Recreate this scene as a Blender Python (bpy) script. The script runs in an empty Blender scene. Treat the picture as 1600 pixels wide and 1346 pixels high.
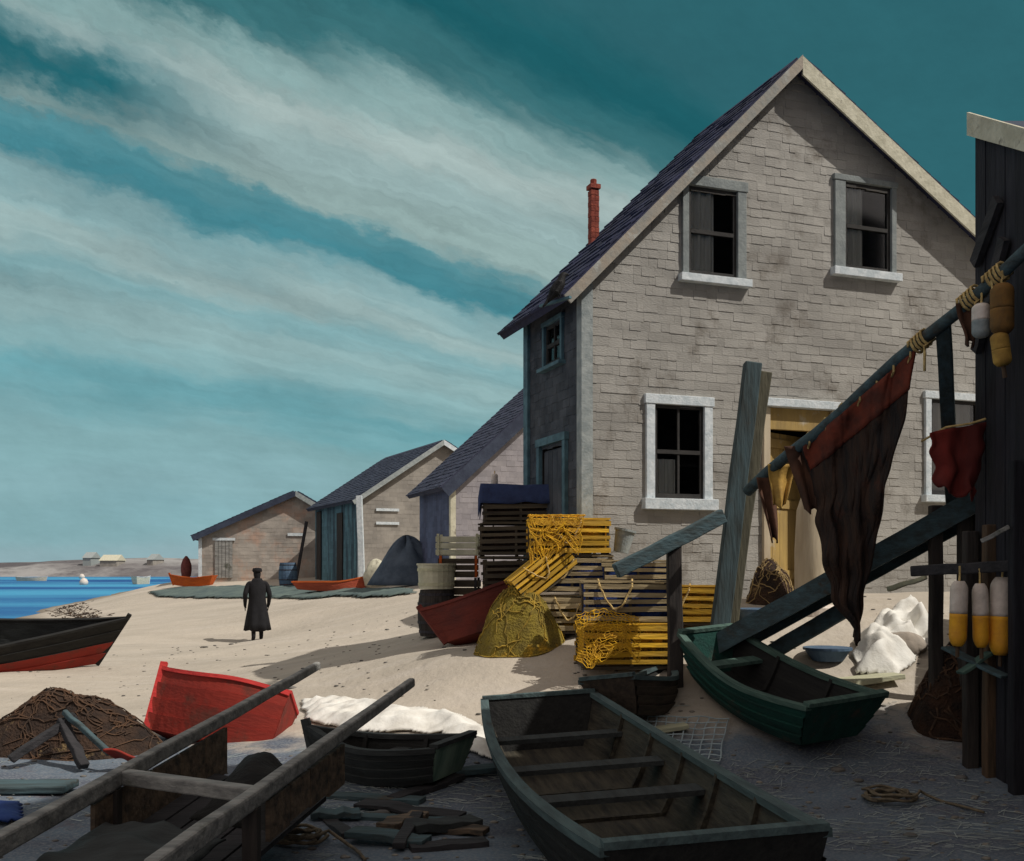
import bpy, bmesh, math, random
import numpy as np
from mathutils import Vector, Matrix, Euler, noise
R = math.radians
random.seed(11)
scn = bpy.context.scene
col = scn.collection
# ------------------------------------------------------------------ camera frame
F, CX, HY, CZ = 1600.0, 800.0, 885.0, 1.8
def at(px, py, Y): return Vector(((px-CX)/F*Y, Y, CZ-(py-HY)/F*Y))
def lin(c):
    c = c/255.0
    return c/12.92 if c <= .04045 else ((c+.055)/1.055)**2.4
def C(r, g, b, k=1.0): return (min(lin(r)*k, .95), min(lin(g)*k, .95), min(lin(b)*k, .95), 1)
# ------------------------------------------------------------------ tagging
def tag(o, label=None, cat=None, group=None, kind=None):
    if label: o['label'] = label
    if cat: o['category'] = cat
    if group: o['group'] = group
    if kind: o['kind'] = kind
    return o
def thing(name, label, cat, loc=(0, 0, 0), rot=(0, 0, 0), group=None):
    o = bpy.data.objects.new(name, None); o.empty_display_size = .2
    col.objects.link(o); o.location = loc; o.rotation_euler = rot
    return tag(o, label, cat, group)
def copy_tree(o, parent=None):
    c = o.copy(); col.objects.link(c)
    if parent: c.parent = parent
    for ch in o.children: copy_tree(ch, c)
    return c
# ------------------------------------------------------------------ materials
def mat(name, c1, c2=None, scale=4, stretch=(1, 1, 1), rough=.8, bump=.3, bscale=None, island=0.0,
        contrast=(.38, .62), c3=None, c3scale=2.0, c3range=(.58, .68), spec=.3, metallic=0, bdist=.02, fine=0.0):
    m = bpy.data.materials.new(name); m.use_nodes = True
    nt = m.node_tree; N = nt.nodes; Lk = nt.links
    b = N['Principled BSDF']; b.inputs['Roughness'].default_value = rough
    b.inputs['Specular IOR Level'].default_value = spec; b.inputs['Metallic'].default_value = metallic
    tc = N.new('ShaderNodeTexCoord'); oi = N.new('ShaderNodeObjectInfo')
    off = N.new('ShaderNodeVectorMath'); off.operation = 'MULTIPLY_ADD'
    cmb = N.new('ShaderNodeCombineXYZ')
    for i in range(3): Lk.new(oi.outputs['Random'], cmb.inputs[i])
    off.inputs[1].default_value = (7, 13, 5)
    Lk.new(cmb.outputs[0], off.inputs[0]); Lk.new(tc.outputs['Object'], off.inputs[2])
    mp = N.new('ShaderNodeMapping'); mp.inputs['Scale'].default_value = stretch
    Lk.new(off.outputs[0], mp.inputs[0])
    nz = N.new('ShaderNodeTexNoise'); nz.inputs['Scale'].default_value = scale
    nz.inputs['Detail'].default_value = 8; nz.inputs['Roughness'].default_value = .62
    Lk.new(mp.outputs[0], nz.inputs['Vector'])
    mr = N.new('ShaderNodeMapRange'); mr.inputs[1].default_value, mr.inputs[2].default_value = contrast
    Lk.new(nz.outputs['Fac'], mr.inputs[0])
    mx = N.new('ShaderNodeMix'); mx.data_type = 'RGBA'
    mx.inputs[6].default_value = c1; mx.inputs[7].default_value = c2 or c1
    Lk.new(mr.outputs[0], mx.inputs[0])
    out = mx.outputs[2]
    if c3:
        n3 = N.new('ShaderNodeTexNoise'); n3.inputs['Scale'].default_value = c3scale; n3.inputs['Detail'].default_value = 7
        n3.inputs['Roughness'].default_value = .7
        Lk.new(off.outputs[0], n3.inputs['Vector'])
        r3 = N.new('ShaderNodeMapRange'); r3.inputs[1].default_value, r3.inputs[2].default_value = c3range
        Lk.new(n3.outputs['Fac'], r3.inputs[0])
        m3 = N.new('ShaderNodeMix'); m3.data_type = 'RGBA'; m3.inputs[7].default_value = c3
        Lk.new(r3.outputs[0], m3.inputs[0]); Lk.new(out, m3.inputs[6]); out = m3.outputs[2]
    if island:
        g = N.new('ShaderNodeNewGeometry')
        ri = N.new('ShaderNodeMapRange'); ri.inputs[3].default_value = 1-island; ri.inputs[4].default_value = 1+island
        Lk.new(g.outputs['Random Per Island'], ri.inputs[0])
        hs = N.new('ShaderNodeHueSaturation'); Lk.new(ri.outputs[0], hs.inputs['Value']); Lk.new(out, hs.inputs['Color'])
        out = hs.outputs[0]
    Lk.new(out, b.inputs['Base Color'])
    if bump:
        nb = N.new('ShaderNodeTexNoise'); nb.inputs['Scale'].default_value = bscale or scale*4
        nb.inputs['Detail'].default_value = 6; Lk.new(mp.outputs[0], nb.inputs['Vector'])
        bp = N.new('ShaderNodeBump'); bp.inputs['Strength'].default_value = bump; bp.inputs['Distance'].default_value = bdist
        Lk.new(nb.outputs['Fac'], bp.inputs['Height']); Lk.new(bp.outputs[0], b.inputs['Normal'])
    return m
M = {}
def wood(key, c1, c2, axis='x', **k):
    s = {'x': (.12, 1, 1), 'y': (1, .12, 1), 'z': (1, 1, .12)}[axis]
    kw = dict(scale=14, stretch=s, rough=.85, bump=.5, bscale=40, contrast=(.35, .65)); kw.update(k)
    M[key] = mat(key, c1, c2, **kw)
M['shingle'] = mat('grey_shingle', C(167, 164, 157), C(145, 142, 136), 1.3, rough=.95, bump=.4, bscale=50, island=.08, stretch=(.5, 1, 1.6),
                   c3=C(106, 99, 90), c3scale=1.3, c3range=(.54, .7))
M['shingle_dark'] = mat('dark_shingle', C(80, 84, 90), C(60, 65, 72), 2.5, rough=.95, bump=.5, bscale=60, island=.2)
M['shingle_pink'] = mat('worn_shingle', C(172, 164, 154), C(146, 139, 131), 1.2, rough=.95, bump=.4, island=.10, c3=C(176, 146, 128), c3scale=.9, c3range=(.5, .66))
M['shingle_tan'] = mat('tan_shingle', C(154, 148, 139), C(134, 129, 122), 1.2, rough=.95, bump=.4, island=.09)
M['shingle_grey'] = mat('violet_grey_shingle', C(158, 153, 154), C(138, 134, 138), 1.2, rough=.95, bump=.4, island=.09)
M['shingle_teal'] = mat('teal_board', C(92, 128, 138), C(62, 82, 92), 1.0, stretch=(1.5, 1.5, .2), rough=.9, bump=.5, island=.15, contrast=(.45, .55))
M['shingle_blue'] = mat('slate_board', C(92, 102, 128), C(74, 78, 100), 1.0, stretch=(1.5, 1.5, .2), rough=.9, bump=.5, island=.15)
M['roof_navy'] = mat('navy_roof', C(48, 52, 80), C(40, 43, 62), 3, rough=.85, bump=.5, island=.22, stretch=(.5, 1, 1))
M['roof_slate'] = mat('slate_roof', C(60, 68, 84), C(48, 54, 70), 3, rough=.85, bump=.5, island=.2)
M['roof_plum'] = mat('plum_roof', C(64, 68, 86), C(52, 56, 74), 3, rough=.85, bump=.5, island=.2)
M['trim_white'] = mat('white_trim', C(216, 222, 224), C(186, 196, 200), 9, rough=.7, bump=.35, c3=C(150, 158, 160), c3scale=6, c3range=(.6, .7))
M['trim_cream'] = mat('cream_trim', C(206, 202, 180), C(182, 178, 156), 6, rough=.75, bump=.4, c3=C(140, 134, 118), c3scale=5)
M['trim_grey'] = mat('grey_trim', C(160, 166, 164), C(134, 142, 142), 8, rough=.75, bump=.35)
M['trim_pale'] = mat('greyed_trim', C(138, 144, 142), C(120, 126, 126), 8, rough=.8, bump=.35)
M['trim_tan'] = mat('tan_trim', C(158, 148, 134), C(140, 140, 134), 4, rough=.8, bump=.4, c3=C(176, 180, 174), c3scale=2.5)
M['trim_teal'] = mat('teal_trim', C(90, 122, 132), C(70, 96, 106), 6, rough=.8, bump=.35)
M['interior'] = mat('dark_room', C(42, 38, 36), C(30, 28, 27), 2, rough=.95, bump=0)
M['glass'] = mat('window_glass', C(30, 32, 36), C(38, 40, 44), 2, rough=.08, bump=.05, bscale=3, spec=.5)
M['curtain'] = mat('pale_curtain', C(222, 220, 210), C(196, 193, 184), 5, rough=.9, bump=.2, stretch=(2, 1, .2))
M['sash'] = mat('dark_sash', C(58, 56, 54), C(44, 43, 42), 5, rough=.8, bump=.3)
M['ochre'] = mat('ochre_door', C(176, 148, 88), C(150, 126, 80), 5, stretch=(1, 1, .2), rough=.75, bump=.4, c3=C(176, 164, 140), c3scale=3)
M['cream'] = mat('cream_paint', C(200, 186, 160), C(176, 160, 134), 5, stretch=(1, 1, .15), rough=.75, bump=.4)
M['brick'] = mat('red_brick', C(150, 78, 62), C(120, 60, 50), 8, rough=.95, bump=.5, island=.15)
M['black'] = mat('black_coat', C(30, 30, 33), C(22, 22, 25), 8, rough=.9, bump=.3)
M['skin'] = mat('skin', C(140, 104, 86), C(126, 92, 76), 8, rough=.6, bump=.1)
M['bird_shade'] = mat('eave_shade_black', C(12, 12, 14), C(8, 8, 10), 20, rough=.7, bump=.3)
wood('wood_teal', C(74, 92, 96), C(58, 64, 62), 'z', c3=C(72, 62, 50), c3scale=2.5)
wood('wood_teal_x', C(74, 96, 102), C(60, 68, 68), 'x', c3=C(76, 66, 54), c3scale=2.5)
wood('wood_brown', C(96, 76, 58), C(66, 56, 46), 'z')
wood('wood_olive', C(104, 100, 82), C(78, 76, 64), 'z')
wood('wood_dark', C(60, 58, 60), C(40, 40, 42), 'x')
wood('wood_dark_z', C(66, 60, 56), C(42, 40, 39), 'z')
wood('wood_grey', C(156, 155, 150), C(108, 108, 106), 'x', c3=C(84, 86, 76), c3scale=2)
wood('wood_rust', C(118, 100, 82), C(58, 53, 48), 'x')
wood('wood_black', C(44, 44, 50), C(28, 28, 33), 'z', island=.25)
wood('wood_lath', C(178, 160, 122), C(142, 126, 96), 'x', island=.25)
wood('wood_lath_yellow', C(230, 180, 48), C(192, 152, 66), 'x', island=.3)
wood('wood_lath_dark', C(92, 82, 66), C(64, 58, 50), 'x', island=.3)
wood('wood_pale', C(198, 196, 164), C(168, 168, 144), 'x')
wood('hull_dark', C(62, 66, 66), C(44, 46, 46), 'x', scale=9)
wood('floor_dark', C(76, 71, 59), C(40, 38, 34), 'x', scale=16)
wood('gunwale_teal', C(84, 102, 102), C(62, 74, 76), 'x', c3=C(60, 60, 56), c3scale=3)
wood('hull_green', C(26, 72, 63), C(22, 54, 49), 'x', scale=9, c3=C(72, 66, 58), c3scale=2.2)
wood('gunwale_green', C(84, 108, 98), C(58, 80, 74), 'x')
wood('hull_red', C(150, 50, 38), C(128, 44, 36), 'x', scale=5, bump=.25, c3=C(104, 54, 44), c3scale=3, c3range=(.52, .66))
wood('gunwale_red', C(196, 58, 54), C(170, 48, 46), 'x')
wood('hull_faded', C(116, 52, 42), C(90, 44, 39), 'x', scale=5, c3=C(84, 50, 44), c3scale=3)
wood('hull_black', C(40, 40, 38), C(28, 28, 28), 'x')
wood('hull_orange', C(196, 96, 34), C(168, 78, 34), 'x')
wood('hull_coral', C(186, 92, 66), C(160, 74, 54), 'x')
wood('hull_brown', C(84, 73, 62), C(56, 50, 45), 'x')
wood('hull_sage', C(150, 172, 152), C(100, 126, 112), 'z', scale=5)
M['net_olive'] = mat('olive_net', C(140, 122, 46), C(108, 94, 44), 5, rough=.95, bump=.9, bscale=40, c3=C(190, 148, 44), c3scale=3, c3range=(.56, .66), bdist=.04)
M['net_brown'] = mat('brown_net', C(72, 54, 42), C(44, 36, 32), 5, rough=.95, bump=.9, bscale=40, bdist=.04, c3=C(150, 126, 86), c3scale=3, c3range=(.58, .7))
M['net_dark'] = mat('dark_brown_net', C(66, 46, 34), C(40, 32, 28), 5, rough=.95, bump=.9, bscale=40, bdist=.04)
M['twine_y'] = mat('yellow_twine', C(232, 182, 44), C(196, 150, 50), 8, rough=.9, bump=.3)
M['twine_o'] = mat('olive_twine', C(170, 140, 52), C(120, 104, 50), 8, rough=.9, bump=.3)
M['twine_t'] = mat('tan_twine', C(176, 152, 104), C(130, 110, 80), 8, rough=.9, bump=.3)
M['twine_b'] = mat('brown_twine', C(92, 68, 50), C(60, 48, 40), 8, rough=.9, bump=.3)
M['twine_w'] = mat('pale_twine', C(180, 196, 200), C(150, 166, 172), 8, rough=.9, bump=.3)
wood('wood_sand', C(176, 164, 146), C(140, 130, 116), 'x')
M['lining_y'] = mat('yellow_netting', C(206, 150, 34), C(120, 104, 40), 7, rough=.95, bump=.9, bscale=60, c3=C(70, 62, 44), c3scale=5, c3range=(.52, .62))
M['blue_net'] = mat('blue_net', C(44, 72, 140), C(28, 42, 84), 9, rough=.85, bump=.7, bscale=60)
M['tarp_navy'] = mat('navy_tarp', C(50, 66, 106), C(38, 50, 84), 5, rough=.7, bump=.4)
M['tarp_slate'] = mat('slate_tarp', C(84, 96, 110), C(66, 78, 92), 3, rough=.85, bump=.4)
M['sail_white'] = mat('white_sail', C(232, 230, 222), C(212, 208, 198), 5, rough=.8, bump=.3, bscale=30)
M['cloth_brown'] = mat('brown_sailcloth', C(66, 48, 38), C(38, 33, 32), 4, stretch=(2.4, 2, .25), rough=.95, bump=.9, bscale=26, c3=C(84, 46, 34), c3scale=2.6, c3range=(.56, .74), bdist=.03)
M['cloth_rust'] = mat('rust_sailcloth', C(112, 50, 34), C(78, 40, 31), 5, rough=.9, bump=.5)
M['cloth_red'] = mat('dark_red_cloth', C(116, 38, 31), C(86, 31, 27), 3, stretch=(1, 1, .3), rough=.85, bump=.5)
M['cloth_umber'] = mat('umber_cloth', C(92, 62, 46), C(68, 48, 38), 4, rough=.9, bump=.5)
M['blue_paint'] = mat('blue_paint', C(84, 108, 130), C(66, 86, 110), 5, rough=.7, bump=.3)
M['blue_cloth'] = mat('blue_cloth', C(44, 70, 130), C(36, 56, 108), 4, rough=.85, bump=.4)
M['buoy_white'] = mat('buoy_white', C(226, 214, 202), C(200, 188, 176), 9, rough=.7, bump=.3)
M['buoy_yellow'] = mat('buoy_yellow', C(236, 172, 44), C(214, 150, 52), 7, rough=.65, bump=.3)
M['buoy_brown'] = mat('buoy_brown', C(128, 92, 44), C(100, 74, 40), 7, rough=.75, bump=.3)
M['buoy_ochre'] = mat('buoy_ochre', C(186, 148, 70), C(150, 116, 56), 7, rough=.75, bump=.3)
M['buoy_maroon'] = mat('buoy_maroon', C(116, 62, 56), C(96, 50, 48), 7, rough=.75, bump=.3)
M['rope_old'] = mat('old_rope', C(124, 112, 92), C(92, 84, 72), 20, rough=.95, bump=.5)
M['rope'] = mat('manila_rope', C(214, 186, 124), C(176, 150, 100), 20, rough=.95, bump=.5)
M['stone'] = mat('pale_stone', C(168, 156, 142), C(140, 132, 122), 3, rough=.95, bump=.6)
M['tub_cream'] = mat('cream_tub', C(206, 204, 180), C(178, 176, 152), 5, rough=.6, bump=.3)
M['iron'] = mat('rusty_iron', C(58, 56, 62), C(44, 42, 46), 9, rough=.7, bump=.5, c3=C(104, 58, 40), c3scale=4)
M['straw'] = mat('dry_straw', C(172, 180, 176), C(132, 140, 140), 3, rough=.9, bump=0, island=.3)
M['beach_strip'] = mat('grey_green', C(98, 112, 106), C(78, 92, 92), 1.5, rough=.9, bump=.6, bscale=12)
M['pebble'] = mat('pebble', C(132, 126, 116), C(92, 90, 88), 2, rough=.9, bump=.3, island=.4)
M['bush'] = mat('bush_leaf', C(96, 112, 92), C(70, 82, 72), 5, rough=.9, bump=0, island=.3)
# ------------------------------------------------------------------ mesh builder
class MB:
    def __init__(s): s.v = []; s.f = []
    def add(s, vs, fs):
        n = len(s.v); s.v += [tuple(v) for v in vs]; s.f += [tuple(i+n for i in f) for f in fs]
    def hexa(s, p): # 8 pts: bottom loop 0-3, top loop 4-7
        s.add(p, [(3, 2, 1, 0), (4, 5, 6, 7), (0, 1, 5, 4), (1, 2, 6, 5), (2, 3, 7, 6), (3, 0, 4, 7)])
    def box(s, x0, x1, y0, y1, z0, z1):
        s.hexa([(x0, y0, z0), (x1, y0, z0), (x1, y1, z0), (x0, y1, z0), (x0, y0, z1), (x1, y0, z1), (x1, y1, z1), (x0, y1, z1)])
    def bar(s, a, b, w, h=None, up=(0, 0, 1), taper=1.0, segs=1, wob=0.0):
        a, b = Vector(a), Vector(b); h = h or w
        d = (b-a).normalized(); u = Vector(up)
        if abs(d.dot(u)) > .95: u = Vector((1, 0, 0))
        r = d.cross(u).normalized(); t = r.cross(d).normalized()
        rings = []
        for i in range(segs+1):
            k = i/segs; q = 1+(taper-1)*k
            c = a.lerp(b, k)
            if wob and 0 < i < segs: c = c+r*random.uniform(-wob, wob)+t*random.uniform(-wob, wob)
            rings.append([c+r*(sx*w*q/2)+t*(sz*h*q/2) for sx, sz in ((-1, -1), (1, -1), (1, 1), (-1, 1))])
        s.loft(rings)
    def loft(s, rings, cap=True):
        n = len(rings[0]); vs = [p for r in rings for p in r]; fs = []
        for i in range(len(rings)-1):
            for j in range(n):
                k = (j+1) % n
                fs.append((i*n+j, i*n+k, (i+1)*n+k, (i+1)*n+j))
        if cap:
            fs.append(tuple(range(n-1, -1, -1))); fs.append(tuple((len(rings)-1)*n+j for j in range(n)))
        s.add(vs, fs)
    def tube(s, pts, r, n=6, r1=None):
        pts = [Vector(p) for p in pts]; rings = []
        for i, p in enumerate(pts):
            d = (pts[min(i+1, len(pts)-1)]-pts[max(i-1, 0)])
            d = d.normalized() if d.length > 1e-9 else Vector((0, 0, 1))
            u = Vector((0, 0, 1)) if abs(d.z) < .9 else Vector((1, 0, 0))
            x = d.cross(u).normalized(); y = x.cross(d)
            rr = r+((r1 if r1 is not None else r)-r)*i/max(1, len(pts)-1)
            rings.append([p+x*(rr*math.cos(2*math.pi*k/n))+y*(rr*math.sin(2*math.pi*k/n)) for k in range(n)])
        s.loft(rings)
    def lathe(s, prof, c=(0, 0, 0), n=16, sx=1, sy=1, mtx=None):
        rings = []
        for r, z in prof:
            ring = [Vector((r*sx*math.cos(2*math.pi*k/n), r*sy*math.sin(2*math.pi*k/n), z)) for k in range(n)]
            if mtx: ring = [mtx @ p for p in ring]
            rings.append([p+Vector(c) for p in ring])
        s.loft(rings)
    def build(s, name, m, parent=None, smooth=False, off=None, bevel=0, solid=0, subd=0):
        me = bpy.data.meshes.new(name)
        vs = s.v if off is None else [(x-off[0], y-off[1], z-off[2]) for x, y, z in s.v]
        me.from_pydata(vs, [], s.f); me.update()
        bm = bmesh.new(); bm.from_mesh(me); bmesh.ops.recalc_face_normals(bm, faces=bm.faces); bm.to_mesh(me); bm.free()
        if smooth:
            for p in me.polygons: p.use_smooth = True
        me.materials.append(M[m] if isinstance(m, str) else m)
        o = bpy.data.objects.new(name, me); col.objects.link(o)
        if parent: o.parent = parent
        if solid:
            k = o.modifiers.new('solid', 'SOLIDIFY'); k.thickness = solid; k.offset = 0
        if subd:
            k = o.modifiers.new('sub', 'SUBSURF'); k.levels = subd; k.render_levels = subd
        if bevel:
            k = o.modifiers.new('bev', 'BEVEL'); k.width = bevel; k.segments = 2; k.limit_method = 'ANGLE'; k.angle_limit = R(40)
        return o
def rel(root): return tuple(root.location)
# ------------------------------------------------------------------ terrain
WATER = -0.4
ctl = []
for px, py, Y in [(-200, 1346, 6.2), (0, 1346, 6.2), (400, 1346, 6.2), (800, 1346, 6.2), (1200, 1346, 6.2), (1600, 1346, 6.2), (1900, 1346, 6.2),
        (-200, 1200, 9.1), (0, 1200, 9.1), (400, 1200, 9.1), (800, 1200, 9.1), (1200, 1215, 8.7), (1500, 1205, 8.6), (1800, 1190, 8.6),
        (1350, 1060, 10.5), (1100, 1048, 10.8), (800, 1085, 10.8), (600, 1085, 11.6), (700, 1022, 12.2), (815, 1006, 12.0), (300, 1080, 14.6), (0, 1070, 15.5), (-300, 1070, 15.5),
        (1000, 1035, 11.3), (850, 1010, 12.5), (700, 985, 15), (600, 1000, 18), (405, 1003, 24.4), (200, 1010, 22.5), (0, 1000, 27),
        (920, 960, 12.5), (1250, 930, 13.6), (1530, 920, 15), (1700, 930, 14), (1450, 985, 11.5), (1600, 1010, 11),
        (700, 915, 28), (560, 912, 38), (400, 908, 45), (310, 908, 46), (640, 950, 22), (480, 945, 28), (400, 950, 31), (250, 930, 42), (262, 910, 47)]:
    p = at(px, py, Y); ctl.append((p.x, p.y, p.z))
for px, py in [(0, 985), (30, 972), (62, 960), (100, 945), (165, 932), (215, 921)]:
    Y = (CZ-WATER)*F/(py-HY); p = at(px, py, Y); ctl.append((p.x, p.y, WATER))
ctl += [(-28, 30, -1.0), (-32, 42, -1.4), (-40, 60, -1.8), (-60, 100, -2.2), (-18, 24, -.25), (-25, 18, -.5), (-22, 8, -.1), (0, 80, 1.3), (-12, 75, 1.1),
        (-24, 75, .2), (-30, 110, -.9), (0, 120, 1.0), (40, 60, 2.0), (20, 25, 1.7), (60, 120, 2), (25, 8, .8), (0, 2, 0), (-8, 2, 0), (8, 2, .05), (0, -8, 0), (-15, -8, 0), (15, -8, .2)]
ctl = np.array(ctl); CP = ctl[:, :2]; nC = len(CP)
def phi(r2): return np.sqrt(r2+.6)
A = np.zeros((nC+3, nC+3)); D2 = ((CP[:, None]-CP[None])**2).sum(-1)
A[:nC, :nC] = phi(D2)-np.eye(nC)*.05; A[:nC, nC] = 1; A[:nC, nC+1:] = CP; A[nC, :nC] = 1; A[nC+1:, :nC] = CP.T
W_ = np.linalg.solve(A, np.concatenate([ctl[:, 2], [0, 0, 0]]))
def gz(x, y):
    d = (CP[:, 0]-x)**2+(CP[:, 1]-y)**2
    z = float(phi(d) @ W_[:nC]+W_[nC]+W_[nC+1]*x+W_[nC+2]*y)
    z += .035*noise.noise(Vector((x*.9, y*.9, 0)))+.015*noise.noise(Vector((x*3, y*3, 3)))
    return max(-2.5, min(2.4, z))
def gp(px, Y, dz=0):
    x = (px-CX)/F*Y; return Vector((x, Y, gz(x, Y)+dz))
def ground(px, py):
    """point of the beach seen along a sight line"""
    Y = 4.0
    while Y < 120:
        p = at(px, py, Y)
        if p.z <= gz(p.x, p.y): return Vector((p.x, p.y, gz(p.x, p.y)))
        Y += .05
    return at(px, py, 120)
def grade(a, b, n, k): return [a+(b-a)*((i/n)**k) for i in range(n+1)]
ys = [-10+.5*i for i in range(28)]+[4+.16*i for i in range(100)]+[20+.4*i for i in range(75)]+[50+3*i for i in range(30)]
xs = [-70+3*i for i in range(14)]+[-28+.6*i for i in range(30)]+[-10+.17*i for i in range(112)]+[9+.8*i for i in range(20)]+[26+4*i for i in range(12)]
vs = [(x, y, gz(x, y)) for y in ys for x in xs]; nx = len(xs)
fs = [(j*nx+i, j*nx+i+1, (j+1)*nx+i+1, (j+1)*nx+i) for j in range(len(ys)-1) for i in range(nx-1)]
def ground_material():
    m = bpy.data.materials.new('sand'); m.use_nodes = True
    nt = m.node_tree; N = nt.nodes; Lk = nt.links; b = N['Principled BSDF']; b.inputs['Roughness'].default_value = .95
    b.inputs['Specular IOR Level'].default_value = .15
    tc = N.new('ShaderNodeTexCoord')
    def nz(scale, det, st=(1, 1, 1), ro=.6):
        mp = N.new('ShaderNodeMapping'); mp.inputs['Scale'].default_value = st; Lk.new(tc.outputs['Object'], mp.inputs[0])
        n = N.new('ShaderNodeTexNoise'); n.inputs['Scale'].default_value = scale; n.inputs['Detail'].default_value = det; n.inputs['Roughness'].default_value = ro
        Lk.new(mp.outputs[0], n.inputs[0]); return n.outputs['Fac']
    def rng(s, a, c, lo=0, hi=1):
        r = N.new('ShaderNodeMapRange'); r.inputs[1].default_value = a; r.inputs[2].default_value = c; r.inputs[3].default_value = lo; r.inputs[4].default_value = hi
        Lk.new(s, r.inputs[0]); return r.outputs[0]
    def mix(f, a, c):
        x = N.new('ShaderNodeMix'); x.data_type = 'RGBA'; Lk.new(f, x.inputs[0])
        for s, k in ((a, 6), (c, 7)):
            if isinstance(s, tuple): x.inputs[k].default_value = s
            else: Lk.new(s, x.inputs[k])
        return x.outputs[2]
    def mth(op, a, c):
        x = N.new('ShaderNodeMath'); x.operation = op
        for i, s in enumerate((a, c)):
            if isinstance(s, (int, float)): x.inputs[i].default_value = s
            else: Lk.new(s, x.inputs[i])
        return x.outputs[0]
    base = mix(rng(nz(.6, 8, (.5, 1.3, 1)), .35, .65), C(188, 178, 163), C(171, 162, 148))
    base = mix(rng(nz(2.2, 7, (.35, 1.6, 1)), .5, .75, 0, .5), base, C(196, 188, 178))
    base = mix(rng(nz(70, 4), .5, .8, 0, .3), base, C(138, 128, 116))
    # foreground gravel, darker and bluer to carry the cast shade as well
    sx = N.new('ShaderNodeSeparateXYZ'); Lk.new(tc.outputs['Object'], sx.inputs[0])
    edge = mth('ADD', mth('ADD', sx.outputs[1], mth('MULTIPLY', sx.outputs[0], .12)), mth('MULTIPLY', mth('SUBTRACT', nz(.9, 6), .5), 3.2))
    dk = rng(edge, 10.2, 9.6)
    shade_grav = mix(rng(nz(1.1, 7, (.6, 1.2, 1)), .38, .62), C(100, 114, 126), C(84, 90, 102))
    shade_grav = mix(rng(nz(45, 5), .45, .7), shade_grav, C(128, 132, 136))
    shade_grav = mix(rng(nz(1.8, 6, (1, 1, 1)), .6, .72, 0, .6), shade_grav, C(94, 76, 78))
    allc = mix(dk, base, shade_grav)
    # wet rim at the waterline
    wet = rng(sx.outputs[2], WATER+.02, WATER+.22, 1, 0)
    allc = mix(wet, allc, C(128, 118, 104))
    Lk.new(allc, b.inputs['Base Color'])
    bp = N.new('ShaderNodeBump'); bp.inputs['Strength'].default_value = .7; bp.inputs['Distance'].default_value = .03
    vo = N.new('ShaderNodeTexVoronoi'); vo.feature = 'SMOOTH_F1'; vo.inputs['Scale'].default_value = 2.6; vo.inputs['Smoothness'].default_value = .4; vo.inputs['Randomness'].default_value = 1
    Lk.new(tc.outputs['Object'], vo.inputs['Vector'])
    hsum = mth('ADD', mth('ADD', nz(9, 8), mth('MULTIPLY', nz(2.5, 4), 1.5)), mth('MULTIPLY', rng(vo.outputs['Distance'], .0, .22), .5)); Lk.new(hsum, bp.inputs['Height']); Lk.new(bp.outputs[0], b.inputs['Normal'])
    return m
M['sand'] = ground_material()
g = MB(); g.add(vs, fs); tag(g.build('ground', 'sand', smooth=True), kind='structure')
# water
def water_material():
    m = bpy.data.materials.new('sea_water'); m.use_nodes = True
    nt = m.node_tree; N = nt.nodes; Lk = nt.links; b = N['Principled BSDF']
    b.inputs['Roughness'].default_value = .45
    tc = N.new('ShaderNodeTexCoord'); mp = N.new('ShaderNodeMapping'); mp.inputs['Scale'].default_value = (.02, .045, 1)
    Lk.new(tc.outputs['Object'], mp.inputs[0])
    n = N.new('ShaderNodeTexNoise'); n.inputs['Scale'].default_value = 1.0; n.inputs['Detail'].default_value = 6; Lk.new(mp.outputs[0], n.inputs[0])
    r = N.new('ShaderNodeValToRGB'); r.color_ramp.elements[0].position = .4; r.color_ramp.elements[1].position = .62
    r.color_ramp.elements[0].color = C(20, 72, 138); r.color_ramp.elements[1].color = C(70, 150, 190); Lk.new(n.outputs['Fac'], r.inputs[0])
    Lk.new(r.outputs[0], b.inputs['Base Color']); b.inputs['Specular IOR Level'].default_value = .08
    n2 = N.new('ShaderNodeTexNoise'); n2.inputs['Scale'].default_value = .9; n2.inputs['Detail'].default_value = 5
    mp2 = N.new('ShaderNodeMapping'); mp2.inputs['Scale'].default_value = (.5, 1.4, 1); Lk.new(tc.outputs['Object'], mp2.inputs[0]); Lk.new(mp2.outputs[0], n2.inputs[0])
    bp = N.new('ShaderNodeBump'); bp.inputs['Strength'].default_value = .8; bp.inputs['Distance'].default_value = .25; Lk.new(n2.outputs['Fac'], bp.inputs['Height']); Lk.new(bp.outputs[0], b.inputs['Normal'])
    return m
M['water'] = water_material()
w = MB(); w.add([(-4000, -200, WATER), (4000, -200, WATER), (4000, 6000, WATER), (-4000, 6000, WATER)], [(0, 1, 2, 3)])
tag(w.build('water', 'water'), kind='structure')
# far shore
M['far_land'] = mat('far_land', C(112, 108, 108), C(150, 148, 146), .06, stretch=(1, 1, 3), rough=.95, bump=.4, bscale=.5, c3=C(86, 82, 84), c3scale=.03, c3range=(.5, .6), bdist=.5)
fl = MB(); rows = []
for j in range(13):
    row = []
    for i in range(90):
        x = -420+i*5.6; k = j/12
        h = 3.2+1.6*noise.noise(Vector((x*.02, 1, 5)))+1.0*noise.noise(Vector((x*.09, 2, 5)))+max(0, (x+135)*.012)
        prof = min(1, k*2.4)**.6*(1 if k < .6 else max(0, 1-(k-.6)*1.2))
        y = 212+k*60+3*noise.noise(Vector((x*.05, 9, 0)))
        row.append((x, y, WATER-.4+max(.2, h)*prof*1.1+.35*noise.noise(Vector((x*.25, y*.25, 0)))*prof))
    rows.append(row)
vs = [p for r in rows for p in r]
fl.add(vs, [(j*90+i, j*90+i+1, (j+1)*90+i+1, (j+1)*90+i) for j in range(12) for i in range(89)])
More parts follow.
